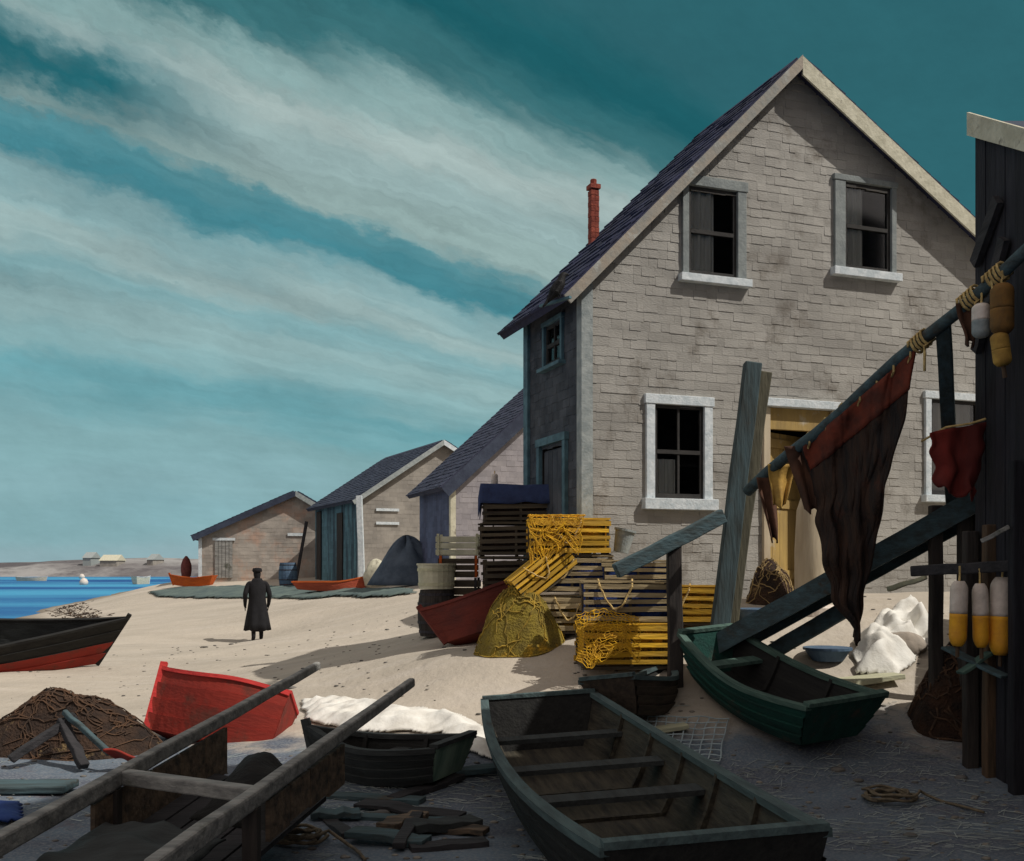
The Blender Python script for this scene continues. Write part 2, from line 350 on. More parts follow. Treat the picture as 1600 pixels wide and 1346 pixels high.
tag(fl.build('far_shore', 'far_land', smooth=True), kind='structure')
# ------------------------------------------------------------------ buildings
def courses(mb, back, span, openings, z0, z1, h, wr, axis):
    """shingle courses on a wall; axis maps (u, d, z) -> local xyz, d = distance out of the wall"""
    z = z0; i = 0
    while z < z1-.01:
        h1 = min(h, z1-z); zm = z+h1/2
        a, b = span(z+h1*.15)
        if b-a > .03:
            segs = [(a, b)]
            for (u0, u1, o0, o1) in openings:
                if o0 < zm < o1:
                    ns = []
                    for s0, s1 in segs:
                        if u1 <= s0 or u0 >= s1: ns.append((s0, s1)); continue
                        if u0 > s0: ns.append((s0, u0))
                        if u1 < s1: ns.append((u1, s1))
                    segs = ns
            for s0, s1 in segs:
                if s1-s0 < .02: continue
                back.hexa([axis(s0, -.08, z), axis(s1, -.08, z), axis(s1, 0, z), axis(s0, 0, z), axis(s0, -.08, z+h1), axis(s1, -.08, z+h1), axis(s1, 0, z+h1), axis(s0, 0, z+h1)])
                u = s0
                while u < s1-.005:
                    wv = random.uniform(*wr); e = min(s1, u+wv)
                    if s1-e < wr[0]*.4: e = s1
                    d0 = .010+random.uniform(-.003, .004); d1 = .006; zb = z-random.uniform(0, .018); zt = z+h1*1.0
                    mb.hexa([axis(u, .001, zb), axis(e-.002, .001, zb), axis(e-.002, d0, zb), axis(u, d0, zb), axis(u, .001, zt), axis(e-.002, .001, zt), axis(e-.002, d1, zt), axis(u, d1, zt)])
                    u = e
        z += h; i += 1
class House:
    def __init__(s, name, label, cat, P0, a, W, L, zl, zr, up, zp, front='shingle', side='shingle_dark', roof='roof_navy', rake=('trim_grey', 'trim_cream'),
                 fo=(), lo=(), h=.14, wr=(.1, .2), oh=(.28, .22), of=.2, rt=.09, rs=True, group=None, rw=.2, rwl=None, corner='trim_grey', ohb=.12):
        s.root = thing(name, label, cat, P0, (0, 0, a), group); s.W, s.L, s.zl, s.zr, s.up, s.zp, s.fo = W, L, zl, zr, up, zp, fo
        def span(z):
            a0 = 0 if z <= zl else up*(z-zl)/(zp-zl); b0 = W if z <= zr else W-(W-up)*(z-zr)/(zp-zr)
            return a0, b0
        mb, bk = MB(), MB()
        courses(mb, bk, span, fo, 0, zp-.02, h, wr, lambda u, d, z: (u, -d, z))
        o = mb.build('front_wall', front, s.root)
        mb2, bk2 = MB(), MB()
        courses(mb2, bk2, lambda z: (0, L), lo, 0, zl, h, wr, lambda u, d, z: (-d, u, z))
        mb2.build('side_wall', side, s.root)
        # plain board shell: right, back, partition of the room
        bk.v += []; n = len(bk.v)
        bk.add(bk2.v, bk2.f)
        bk.box(W-.08, W, .081, L, 0, zr)
        pts = [(0.0, 0), (W, 0), (W, zr), (up, zp), (0.0, zl)]
        bk.add([(u, L, z) for u, z in pts]+[(u, L-.08, z) for u, z in pts], [(0, 1, 2, 3, 4), (9, 8, 7, 6, 5)]+[(i, (i+1) % 5, (i+1) % 5+5, i+5) for i in range(5)])
        bk.box(.09, W-.09, .09, L-.09, min(zl, zr)*.5-.04, min(zl, zr)*.5)
        bk.build('wall_boarding', 'interior', s.root)
        # roof
        sl = (zp-zl)/up; sr = (zp-zr)/(W-up)
        rf = MB()
        def slab(u0, z0, u1, z1, v0, v1, t0, t1):
            d = Vector((u1-u0, z1-z0)).normalized(); nn = Vector((-d.y, d.x)); nn = nn if nn.y > 0 else -nn
            p = lambda u, z, v, t: (u+nn.x*t, v, z+nn.y*t)
            rf.hexa([p(u0, z0, v0, t0), p(u1, z1, v0, t0), p(u1, z1, v1, t0), p(u0, z0, v1, t0), p(u0, z0, v0, t1), p(u1, z1, v0, t1), p(u1, z1, v1, t1), p(u0, z0, v1, t1)])
        vA, vB = -of, L+ohb
        for sgn, (ue, ze) in ((0, (-oh[0], zl-oh[0]*sl)), (1, (W+oh[1], zr-oh[1]*sr))):
            slab(up, zp, ue, ze, vA, vB, .001, rt)
            if rs:   # shingle rows on the slope
                ln = math.hypot(ue-up, ze-zp); nrow = max(3, int(ln/.2))
                for k in range(nrow):
                    f0, f1 = k/nrow, (k+1)/nrow+.02
                    v = vA
                    while v < vB-.01:
                        e = min(vB, v+random.uniform(.14, .3)); tt = rt+.02+random.uniform(0, .014)
                        P = lambda f: (up+(ue-up)*f, zp+(ze-zp)*f)
                        (ua, za), (ub, zb) = P(f0), P(min(1.004, f1+random.uniform(0, .01)))
                        d = Vector((ub-ua, zb-za)).normalized(); nn = Vector((-d.y, d.x)); nn = nn if nn.y > 0 else -nn
                        q = lambda u, z, vv, t: (u+nn.x*t, vv, z+nn.y*t)
                        rf.hexa([q(ua, za, v, rt-.01), q(ub, zb, v, rt-.005), q(ub, zb, e-.006, rt-.005), q(ua, za, e-.006, rt-.01), q(ua, za, v, rt+.004), q(ub, zb, v, tt), q(ub, zb, e-.006, tt), q(ua, za, e-.006, rt+.004)])
                        v = e
        s.roof = rf.build('roof', roof, s.root)
        for sgn, (ue, ze), m in ((0, (-oh[0], zl-oh[0]*sl), rake[0]), (1, (W+oh[1], zr-oh[1]*sr), rake[1])):
            rb = MB(); d = Vector((ue-up, ze-zp)).normalized(); nn = Vector((-d.y, d.x)); nn = nn if nn.y > 0 else -nn
            y0, y1 = -of-.03, -of-.002
            e2 = (ue+d.x*.01, ze+d.y*.01)
            q = lambda u, z, t, y: (u+nn.x*t, y, z+nn.y*t)
            lo_, hi_ = -(rw if sgn or rwl is None else rwl)+rt*.7, rt*.75
            # plumb cut at the ridge
            top = lambda t: (up, zp+t/abs(nn.y))
            a_, b_ = top(lo_), top(hi_)
            rb.hexa([(a_[0], y0, a_[1]), q(*e2, lo_, y0), q(*e2, lo_, y1), (a_[0], y1, a_[1]), (b_[0], y0, b_[1]), q(*e2, hi_, y0), q(*e2, hi_, y1), (b_[0], y1, b_[1])])
            rb.build('rake_board', m, s.root)
        if corner:
            cb = MB(); cb.box(-.05, .1, -.05, -.03, 0, zl-.02); cb.box(-.05, -.03, -.029, .1, 0, zl-.02); cb.build('corner_board', corner, s.root)
    def window(s, u0, u1, z0, z1, fw=.1, frame='trim_white', sill='trim_white', head=True, curtain=0, side=False, mull=True, sw=.06, sz=None, pane=True, cz=(0, 1), lf=None, dark=False):
        ax = (lambda u, d, z: (u, -d, z)) if not side else (lambda u, d, z: (-d, u, z))
        def bx(mb, a, b, d0, d1, c, e): mb.hexa([ax(a, d0, c), ax(b, d0, c), ax(b, d1, c), ax(a, d1, c), ax(a, d0, e), ax(b, d0, e), ax(b, d1, e), ax(a, d1, e)])
        f = MB(); lfw = lf if lf is not None else fw
        bx(f, u0-lfw, u0, -.1, .05, z0, z1); bx(f, u1, u1+fw, -.1, .05, z0, z1)
        bx(f, u0-lfw-.02, u1+fw+.02, -.1, .06, z1, z1+fw)
        fo = f.build('window', frame, s.root, bevel=.006)
        g2 = MB(); bx(g2, u0-lfw-.05, u1+fw+.05, -.1, .11, z0-sw, z0-.001); g2.build('sill', sill, fo, bevel=.006)
        sh = MB(); t = .045
        zm = (z0+z1)/2
        bx(sh, u0+.002, u0+t, -.035, .012, z0+.002, z1-.002); bx(sh, u1-t, u1-.002, -.035, .012, z0+.002, z1-.002)
        bx(sh, u0+t, u1-t, -.035, .012, z0+.002, z0+t+.02); bx(sh, u0+t, u1-t, -.035, .012, z1-t, z1-.002); bx(sh, u0+t, u1-t, -.033, .016, zm-.025, zm+.025)
        if mull: bx(sh, (u0+u1)/2-.014, (u0+u1)/2+.014, -.03, .006, z0+t+.02, zm-.025); bx(sh, (u0+u1)/2-.014, (u0+u1)/2+.014, -.03, .006, zm+.025, z1-t)
        sh.build('sash', 'sash', fo)
        if pane:
            p = MB(); bx(p, u0+.01, u1-.01, -.016, -.012, z0+.01, z1-.01); p.build('pane', clear, fo)
        if curtain:
            c = MB(); n = 48; ua, ub = u0+.02, u0+(u1-u0)*curtain
            za, zb = z0+.03+(z1-z0)*cz[0], z0+(z1-z0)*cz[1]-.03
            vv = []
            for zz in (za, zb):
                for i in range(n+1):
                    k = i/n; vv.append(ax(ua+(ub-ua)*k, -.05+.014*math.sin(k*17)+.01*math.sin(k*31+1), zz))
            c.add(vv, [(i, i+1, n+2+i, n+1+i) for i in range(n)]); c.build('curtain', 'curtain', fo, solid=.006)
        return fo
def clear_glass():
    m = bpy.data.materials.new('clear_pane'); m.use_nodes = True; nt = m.node_tree; N = nt.nodes
    tr = N.new('ShaderNodeBsdfTransparent'); gl = N.new('ShaderNodeBsdfGlossy'); gl.inputs['Roughness'].default_value = .06
    tr.inputs[0].default_value = (.93, .94, .94, 1)
    fr = N.new('ShaderNodeFresnel'); fr.inputs[0].default_value = 1.35; mx = N.new('ShaderNodeMixShader')
    nt.links.new(fr.outputs[0], mx.inputs[0]); nt.links.new(tr.outputs[0], mx.inputs[1]); nt.links.new(gl.outputs[0], mx.inputs[2])
    nt.links.new(mx.outputs[0], N['Material Output'].inputs[0]); return m
clear = clear_glass()
class Plane2:
    """front plane of a building: sight line -> (u, z)"""
    def __init__(s, px, Y0, a, base):
        s.P = Vector(((px-CX)/F*Y0, Y0, base)); s.a = a
        s.n = Vector((math.sin(a), -math.cos(a), 0)); s.u = Vector((math.cos(a), math.sin(a), 0))
    def __call__(s, px, py):
        d = Vector(((px-CX)/F, 1, (HY-py)/F)); o = Vector((0, 0, CZ)); t = (s.P-o).dot(s.n)/d.dot(s.n); p = o+d*t
        return (p-s.P).dot(s.u), p.z-s.P.z
# --- the big grey house
A0 = R(20); fp = Plane2(912, 12.5, A0, .95)
_, zl = fp(912, 440); Wd, zr = fp(1530, 385); upk, zpk = fp(1237, 112)
def rect(x0, x1, y0, y1):
    xm, ym = (x0+x1)/2, (y0+y1)/2
    return fp(x0, ym)[0], fp(x1, ym)[0], fp(xm, y1)[1], fp(xm, y0)[1]
w1, w2, w3, w4 = rect(1074, 1150, 296, 434), rect(1318, 1390, 290, 425), rect(1021, 1098, 634, 780), rect(1452, 1528, 626, 775)
dr = rect(1200, 1296, 640, 935)
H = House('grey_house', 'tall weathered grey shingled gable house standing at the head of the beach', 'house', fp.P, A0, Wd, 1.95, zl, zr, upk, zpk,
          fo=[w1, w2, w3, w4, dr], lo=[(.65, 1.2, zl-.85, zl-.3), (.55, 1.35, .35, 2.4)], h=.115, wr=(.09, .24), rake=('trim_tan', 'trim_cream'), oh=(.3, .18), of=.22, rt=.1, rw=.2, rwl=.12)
H.window(*w1, fw=.13, frame='trim_pale', curtain=.58, mull=False, sw=.1, lf=.09)
H.window(*w2, fw=.08, frame='trim_pale', curtain=.46, mull=False, lf=.17, sw=.11)
H.window(*w3, fw=.12, frame='trim_white', curtain=.48, sw=.14, cz=(0, .45))
H.window(*w4, fw=.1, frame='trim_white', curtain=.9, sw=.1)
H.window(.65, 1.2, zl-.85, zl-.3, fw=.06, frame='trim_teal', sill='trim_teal', side=True, sw=.05)
# side door
d = MB(); d.box(.03, .07, .56, 1.34, .36, 2.39)
for k in range(5): d.box(.012, .028, .58+k*.15, .58+k*.15+.14, .38, 2.37)
sd = d.build('side_door', 'shingle_dark', H.root)
f = MB(); f.box(-.06, .0, .46, .55, .3, 2.45); f.box(-.06, 0, 1.351, 1.44, .3, 2.45); f.box(-.07, 0, .44, 1.46, 2.451, 2.55); f.build('door_frame', 'trim_teal', sd)
f = MB(); f.box(-.05, .02, 1.8, 1.96, 0, zl-.03); f.build('corner_board', 'trim_teal', H.root)
# front door
u0, u1, z0, z1 = dr
f = MB(); f.box(u0-.1, u0, -.06, .1, z0-.3, z1); f.box(u1, u1+.08, -.06, .1, z0-.3, z1); f.build('door_frame', 'cream', H.root, bevel=.006)
f = MB(); f.box(u0-.14, u1+.1, -.12, .1, z1+.002, z1+.11); f.build('door_lintel', 'trim_white', H.root, bevel=.008)
f = MB(); f.box(u0+.002, u1-.002, -.02, .06, z1-.28, z1-.002); f.build('transom_panel', 'ochre', H.root)
dm = MB(); ang = R(24)
def dl(x, y, z):  # door leaf hinged at the left jamb, standing ajar inward
    return (u0+.02+x*math.cos(ang)-y*math.sin(ang), .1+x*math.sin(ang)+y*math.cos(ang), z)
wdt = u1-u0-.05
def dbox(m_, x0, x1, y0, y1, a, b): m_.hexa([dl(x0, y0, a), dl(x1, y0, a), dl(x1, y1, a), dl(x0, y1, a), dl(x0, y0, b), dl(x1, y0, b), dl(x1, y1, b), dl(x0, y1, b)])
for k in range(5): dbox(dm, wdt*k/5, wdt*(k+1)/5-.006, 0, .035, z0, z1-.3)
for zz in (z0+.25, z0+1.2, z1-.5): dbox(dm, .02, wdt-.03, -.022, -.001, zz, zz+.12)
do = dm.build('door', 'ochre', H.root)
hd = MB(); dbox(hd, wdt-.12, wdt-.08, -.05, -.0, z0+1.0, z0+1.14); hd.build('handle', 'iron', do)
# chimney
ch = MB(); chv = 1.75; cu = .93; cz0 = zl+cu*(zpk-zl)/upk-.25
cztop = 7.15-fp.P.z
for k in range(int((cztop-cz0)/.075)):
    o_ = .004*(k % 2)
    for i in range(2):
        for j in range(2):
            ch.box(cu-.06+i*.061+o_, cu-.06+i*.061+.058+o_, chv-.06+j*.061, chv-.06+j*.061+.058, cz0+k*.075, cz0+k*.075+.07)
ch.box(cu-.075, cu+.08, chv-.075, chv+.08, cztop-.03, cztop+.03)
cho = ch.build('chimney', 'brick', H.root)
cp_ = MB(); cp_.lathe([(.045, 0), (.047, .07), (.04, .08)], (cu, chv, cztop+.03), 10); cp_.build('chimney_pot', 'brick', cho)
# rear ell, mostly out of sight behind the gable
el = MB(); e0, e1, eL = 2.4, Wd-.3, 4.0
el.box(e0, e1, 1.951, 1.95+eL, 0, zl-.6)
pts = [(e0-.2, zl-.6), ((e0+e1)/2, zl+1.0), (e1+.2, zl-.6)]
el.add([(u, 1.952, z) for u, z in pts]+[(u, 2.1+eL, z) for u, z in pts], [(0, 1, 2), (5, 4, 3), (0, 3, 4, 1), (1, 4, 5, 2), (2, 5, 3, 0)])
el.build('rear_ell', 'shingle_dark', H.root)
# --- sheds down the beach
def shed(name, label, pxc, Y0, a, base, eaveL, peak, right, L, **kw):
    q = Plane2(pxc, Y0, a, base); _, z_l = q(*eaveL); u_p, z_p = q(*peak); u_r, z_r = q(*right)
    return q, House(name, label, 'shed', q.P, a, u_r, L, z_l, z_r, u_p, z_p, group='sheds along the beach', **kw)
def qrect(q, x0, x1, y0, y1):
    xm, ym = (x0+x1)/2, (y0+y1)/2
    return q(x0, ym)[0], q(x1, ym)[0], q(xm, y1)[1], q(xm, y0)[1]
q1, S1 = shed('fishing_shed', 'low worn shed farthest along the beach with a grey door and pinkish patched shingles', 312, 45, R(10), .95, (312, 840), (462, 774), (575, 842), 7.0,
              front='shingle_pink', side='shingle_tan', roof='roof_slate', rake=('roof_slate', 'trim_grey'), h=.17, wr=(.12, .4), oh=(.25, .2), of=.3, rt=.2, rw=.2, corner='trim_white')
u0, u1, z0, z1 = qrect(q1, 336, 364, 845, 903)
f = MB()
for k in range(5): f.box(u0+(u1-u0)*k/5, u0+(u1-u0)*(k+1)/5-.02, -.07, -.031, z0, z1)
dd = f.build('door', 'wood_grey', S1.root); f = MB(); f.box(u0-.1, u1+.1, -.09, -.031, z1+.002, z1+.12); f.build('door_lintel', 'trim_white', dd)
f = MB(); ub, zb = q1(462, 835); f.box(ub-.35, ub+.35, -.06, -.031, zb-.08, zb+.05); f.build('batten', 'trim_white', S1.root)
q2, S2 = shed('fishing_shed', 'middle shed with slate roof, teal side boards and tan gable', 562, 38, R(25), .9, (562, 778), (690, 693), (830, 785), 6.6,
              front='shingle_tan', side='shingle_teal', roof='roof_slate', rake=('trim_grey', 'trim_white'), h=.16, wr=(.12, .38), oh=(.3, .2), of=.25, rt=.12, rw=.16, corner='trim_white')
for yy in (797, 818):
    ub, zb = q2(605, yy); f = MB(); f.box(ub-.45, ub+.45, -.07, -.031, zb-.05, zb+.05); f.build('batten', 'trim_white', S2.root)
f = MB(); f.box(-.06, -.03, 2.2, 3.0, .3, 3.0); f.box(-.06, -.03, 5.5, 6.2, .3, 3.2); f.build('loading_door', 'wood_dark_z', S2.root)
q3, S3 = shed('fishing_shed', 'nearest shed with a large plum coloured roof partly hidden by the grey house', 706, 28, R(20), 1.0, (706, 752), (908, 565), (1100, 760), 3.4,
              front='shingle_grey', side='shingle_blue', roof='roof_plum', rake=('roof_slate', 'trim_grey'), h=.15, wr=(.12, .34), oh=(.3, .2), of=.25, rt=.12, rw=.3, corner='trim_cream')
# square lean-to tower beside the middle shed
# ------------------------------------------------------------------ black shack at the right
SA = R(-90)
SP = Vector((3.99, 8.8, 0))
sh = thing('tarred_shack', 'black tarred plank shack with pale roof edge rising at the right edge', 'shack', SP, (0, 0, SA))
zt0 = CZ+677/1600*8.8; slp = -.56
Lw = 3.4
bd = MB(); x = 0; k = 0
while x < Lw:
    wv = random.uniform(.14, .2); x1 = min(Lw, x+wv)
    dd = random.uniform(0, .012)
    za, zb = zt0+slp*x, zt0+slp*x1
    bd.hexa([(x, -dd, -.5), (x1-.008, -dd, -.5), (x1-.008, .05, -.5), (x, .05, -.5), (x, -dd, za), (x1-.008, -dd, zb), (x1-.008, .05, zb), (x, .05, za)])
    x = x1; k += 1
bd.build('front_wall', 'wood_black', sh)
zE = zt0+slp*Lw
bd = MB()  # left-back wall away from the camera, lower rear bay, far walls
for k in range(13):
    y0 = .06+k*.16; bd.box(-.03-random.uniform(0, .01), .02, y0, y0+.152, -.5, zt0-.02)
bd.box(.03, Lw, .051, .1, -.5, zE-.05); bd.box(Lw-.05, Lw, .1, 2.1, -.5, zE-.05); bd.box(.021, Lw-.06, 2.1, 2.15, -.5, zE)
bd.build('side_wall', 'wood_black', sh)
bd = MB(); ov = .03
bd.hexa([(-ov, -ov, zt0+ov*-slp), (Lw+ov, -ov, zE+slp*ov), (Lw+ov, 2.25, zE+slp*ov), (-ov, 2.25, zt0-ov*slp), (-ov, -ov, zt0+.1-ov*slp), (Lw+ov, -ov, zE+.1+slp*ov), (Lw+ov, 2.25, zE+.1+slp*ov), (-ov, 2.25, zt0+.1-ov*slp)])
bd.build('roof', 'roof_slate', sh)
bd = MB(); y0 = -ov-.03
bd.hexa([(-ov-.02, y0, zt0-.0), (Lw+ov, y0, zE-.0), (Lw+ov, y0+.028, zE-.0), (-ov-.02, y0+.028, zt0-.0), (-ov-.02, y0, zt0+.2), (Lw+ov, y0, zE+.14+slp*ov), (Lw+ov, y0+.028, zE+.14+slp*ov), (-ov-.02, y0+.028, zt0+.2)])
bd.build('roof_trim', 'trim_cream', sh)
bd = MB()
for a_, b_ in (((.08, zt0-1.15), (.5, zt0-.75)), ((.1, zt0-1.9), (.6, zt0-1.1))): bd.bar((a_[0], -.05, a_[1]), (b_[0], -.05, b_[1]), .05, .12)
bd.build('brace', 'wood_dark', sh)
# low rear bay of the shack: closes the view behind the ramp
bay = MB(); bx0 = SP+Vector((.95, .1, 0))
for k in range(16):
    p = bx0+Vector((.02*k, .19*k, 0)); bay.bar(p+Vector((0, 0, -.2)), p+Vector((0, 0, 1.85)), .03, .18, up=(.02, .19, 0))
lb = bay.build('rear_bay', 'wood_black', sh); lb.matrix_parent_inverse = (Matrix.Translation(SP) @ Matrix.Rotation(SA, 4, 'Z')).inverted()
# unseen block added out of frame on the right to shade the foreground
blk = thing('shade_block', 'very tall dark block added out of frame to shade the foreground', 'loft', (6.4, 1, 0))
m_ = MB(); m_.box(0, 14, -12, 4.2, -.5, 11.9); m_.build('wall', 'wood_black', blk)
m_ = MB(); m_.add([(-.3, -12.3, 11.91), (14.3, -12.3, 11.91), (-.3, -4, 15), (14.3, -4, 15), (-.3, 4.5, 11.91), (14.3, 4.5, 11.91)], [(0, 1, 3, 2), (2, 3, 5, 4), (0, 2, 4), (1, 5, 3), (0, 4, 5, 1)]); m_.build('roof', 'roof_slate', blk)
# ------------------------------------------------------------------ boats
def boat(name, label, loc, yaw, L, b0, bm_, b1, depth, hull, gun, inner='floor_dark', roll=0, pitch=0, ratio=.68, rise=(.1, .14), rocker=.07, thwarts=(.3, .6), pointed=True,
         group=None, ribs=0, rake=.18, detail=True, transom=None, inhull=None, bottom=None, seat=None, gw=.055):
    root = thing(name, label, 'boat', loc, (roll, pitch, yaw), group)
    nst = 17 if detail else 11; ns = 4 if detail else 2; th = .028
    def beam(t):
        if pointed: v = b0*(1-t)**1.4+bm_*4*t*(1-t)*.62+bm_*.0; v = max(v, .0) ; v = v*(1-max(0, (t-.86)/.14)**2*.0)
        else: v = (b0*(1-t)+b1*t)+(bm_-(b0+b1)/2)*4*t*(1-t)
        return max(.02, v/2)
    def sec(t, ins=0.0):
        e = 2*t-1
        zs = depth+(rise[1]*e*e if e > 0 else rise[0]*e*e); zb = rocker*e*e
        bt = max(.004, beam(t)-ins); bb = max(.003, beam(t)*(ratio if not (pointed and t > .9) else ratio*.6)-ins)
        if pointed and t > .985: bt = bb = .012 if not ins else .004
        pts = []
        for k in range(ns+1):
            q = k/ns; f_ = q**.9
            y = bb+(bt-bb)*(f_+.06*math.sin(math.pi*q)); z = zb+ins+(zs-zb-ins)*q
            x = -L/2+L*t+rake*q*(e if abs(e) > .5 else 0)*(2*abs(e)-1)
            if detail and not ins and 0 < k < ns: pts.append((x, y+.02, z-.004)); pts.append((x, y, z+.003))
            else: pts.append((x, y, z))
        return pts
    T = [i/(nst-1) for i in range(nst)]
    def shell(ins):
        rows = []
        for t in T:
            p = sec(t, ins); rows.append([(x, -y, z) for x, y, z in reversed(p)]+p)
        return rows
    out, inn = shell(0), shell(th)
    def grid(mb, rows):
        n = len(rows[0]); mb.add([p for r in rows for p in r], [(i*n+j, i*n+j+1, (i+1)*n+j+1, (i+1)*n+j) for i in range(len(rows)-1) for j in range(n-1)])
    if bottom:
        nn_ = len(out[0]); c0 = nn_//4
        mb = MB(); grid(mb, [r_[:c0+1] for r_ in out]); grid(mb, [r_[nn_-c0-1:] for r_ in out]); mb.build('hull', hull, root)
        mb = MB(); grid(mb, [r_[c0:nn_-c0] for r_ in out]); mb.build('bottom_paint', bottom, root)
    else:
        mb = MB(); grid(mb, out); mb.build('hull', hull, root)
    mb = MB(); grid(mb, inn); mb.build('planking', inhull or inner, root)
    for sgn in (-1, 1):
        g_ = MB(); pts = [Vector(sec(t)[-1]) for t in T]; rings = []
        for i, p in enumerate(pts):
            d_ = (pts[min(i+1, nst-1)]-pts[max(0, i-1)]).normalized(); sd_ = Vector((d_.y, -d_.x, 0)).normalized()
            if sd_.y < 0: sd_ = -sd_
            o_ = [p+sd_*.014+Vector((0, 0, -.03)), p-sd_*gw+Vector((0, 0, -.03)), p-sd_*gw+Vector((0, 0, .012)), p+sd_*.014+Vector((0, 0, .012))]
            if pointed and i >= nst-2: o_ = [Vector((v.x, max(v.y, .001), v.z)) for v in o_]
            rings.append([Vector((v.x, v.y*sgn, v.z)) for v in o_])
        g_.loft(rings); g_.build('gunwale', gun, root)
    def tr(t, dx, nm):
        p = sec(t, .004)
        loop = [(x, -y, z) for x, y, z in reversed(p)]+p
        mb_ = MB(); n = len(loop)
        mb_.add([(x-dx*.004, y, z) for x, y, z in loop]+[(x+dx*.045, y*.98, z) for x, y, z in loop], [tuple(range(n)), tuple(range(2*n-1, n-1, -1))]+[(i, (i+1) % n, (i+1) % n+n, i+n) for i in range(n)])
        mb_.build(nm, transom or hull, root)
        if detail:
            c = MB(); a_, b_ = Vector(p[-1]), Vector((p[-1][0], -p[-1][1], p[-1][2])); c.bar(a_+Vector((dx*.02, 0, .02)), b_+Vector((dx*.02, 0, .02)), .075, .035); c.build('transom_cap', gun, root)
    tr(0, 1, 'transom')
    if pointed:
        s_ = MB(); p = sec(1); s_.bar(Vector((p[0][0]-.02, 0, p[0][2]-.02)), Vector((p[-1][0]+.01, 0, p[-1][2]+.06)), .05, .07, up=(1, 0, 0)); s_.build('stem', gun, root)
    else: tr(1, -1, 'bow_board')
    for t in thwarts:
        w_ = .2 if L > 2.5 else .14
        m2 = MB(); e = 2*t-1; zt = (depth+rise[0]*e*e)*.70
        q = zt/(depth+.01); y = (beam(t)*ratio+(beam(t)-beam(t)*ratio)*q)-th
        x = -L/2+L*t; m2.box(x-w_/2, x+w_/2, -y, y, zt-.035, zt); m2.build('thwart', seat or (gun if detail else inner), root)
    for k in range(ribs):
        t = .1+.8*(k+.5)/ribs
        m2 = MB(); p = sec(t, th+.001); p2 = sec(t, th+.03)
        for sgn in (-1, 1):
            rr = [[Vector((a_[0]-.02, a_[1]*sgn, a_[2])), Vector((a_[0]+.02, a_[1]*sgn, a_[2])), Vector((b_[0]+.02, b_[1]*sgn, b_[2])), Vector((b_[0]-.02, b_[1]*sgn, b_[2]))] for a_, b_ in zip(p, p2)]
            m2.loft(rr)
        m2.bar(Vector((p[0][0], -p[0][1], p[0][2]+.012)), Vector((p[0][0], p[0][1], p[0][2]+.012)), .04, .025)
        m2.build('rib', inner, root)
    return root
# big punt in the foreground: far-left (765,1110) far-right (940,1085) near-right (1280,1290)
boat('flat_punt', 'long dark flat bottomed punt with plank seats lying nearest in the shade', (.60, 7.0, .03), math.atan2(-4.9, .62), 4.9, 1.06, 1.32, 1.02, .46, 'hull_black', 'gunwale_teal', pointed=False,
     thwarts=(.17, .40, .60, .9), ribs=5, ratio=.74, rise=(.1, .12), rake=.12, gw=.06, roll=R(3), seat='hull_dark')
boat('green_dory', 'small dark green dory with black inside drawn up beside the punt', Vector((2.42, 9.8, gz(2.42, 9.8)+.06)), R(-64), 1.75, .68, .98, .9, .38, 'hull_green', 'gunwale_green', inhull='hull_black', inner='hull_black', pointed=False,
     thwarts=(.16,), ribs=2, ratio=.7, rake=.16, roll=R(4), pitch=R(14), rise=(.12, .12))
boat('brown_dory', 'weathered brown dory lying between the punt and green dory', gp(1012, 10.3)+Vector((0, 0, -.1)), R(62), 1.5, .55, .8, 0, .34, 'hull_brown', 'gunwale_teal', inhull='hull_black', inner='hull_dark', thwarts=(.3, .6), ribs=2, roll=R(-8))
boat('red_dory', 'bright red pointed dory tipped up on the sand at left', gp(318, 10.3)+Vector((.0, .1, -.06)), R(178), 1.34, .62, .95, 0, .62, 'hull_red', 'gunwale_red', inner='hull_dark', roll=R(30), pitch=R(-11), thwarts=(.35,), rise=(.0, .12), ratio=.55, rake=.05)
boat('black_dory', 'black dory with red bottom at the left edge by the water', gp(20, 17.3)+Vector((-.9, 0, .02)), R(14), 4.4, .9, 1.5, 0, .66, 'hull_black', 'hull_black', inhull='hull_dark', roll=R(24), thwarts=(.3, .6), rise=(.2, .3), bottom='hull_red', rake=.55)
boat('sage_skiff', 'dark skiff with sage green transom beside the white sail', gp(592, 8.75)+Vector((.0, .0, .0)), R(158), 1.3, .78, .8, 0, .31, 'hull_dark', 'hull_dark', inner='hull_black', transom='hull_sage', thwarts=(.45,), ribs=2, rise=(.05, .1), rake=.08)
boat('orange_dory', 'small orange rowing boat by the farthest shed', gp(300, 44)+Vector((0, 0, .0)), R(170), 1.75, .5, .7, 0, .38, 'hull_orange', 'hull_orange', inner='hull_brown', detail=False, thwarts=(.4,))
boat('coral_dory', 'long coral and orange boat drawn up before the middle shed', gp(520, 34)+Vector((0, 0, .02)), R(8), 2.3, .6, .8, 0, .32, 'hull_coral', 'hull_orange', inner='hull_brown', detail=False, thwarts=(.4,), rise=(.0, .25))
boat('rust_dory', 'faded red dory tilted behind the olive net heap', gp(748, 13.3)+Vector((0.03, 0, .05)), R(194), .95, .55, .8, 0, .5, 'hull_faded', 'hull_faded', inner='hull_brown', roll=R(30), pitch=R(12), thwarts=(.4,), rise=(.12, .1))
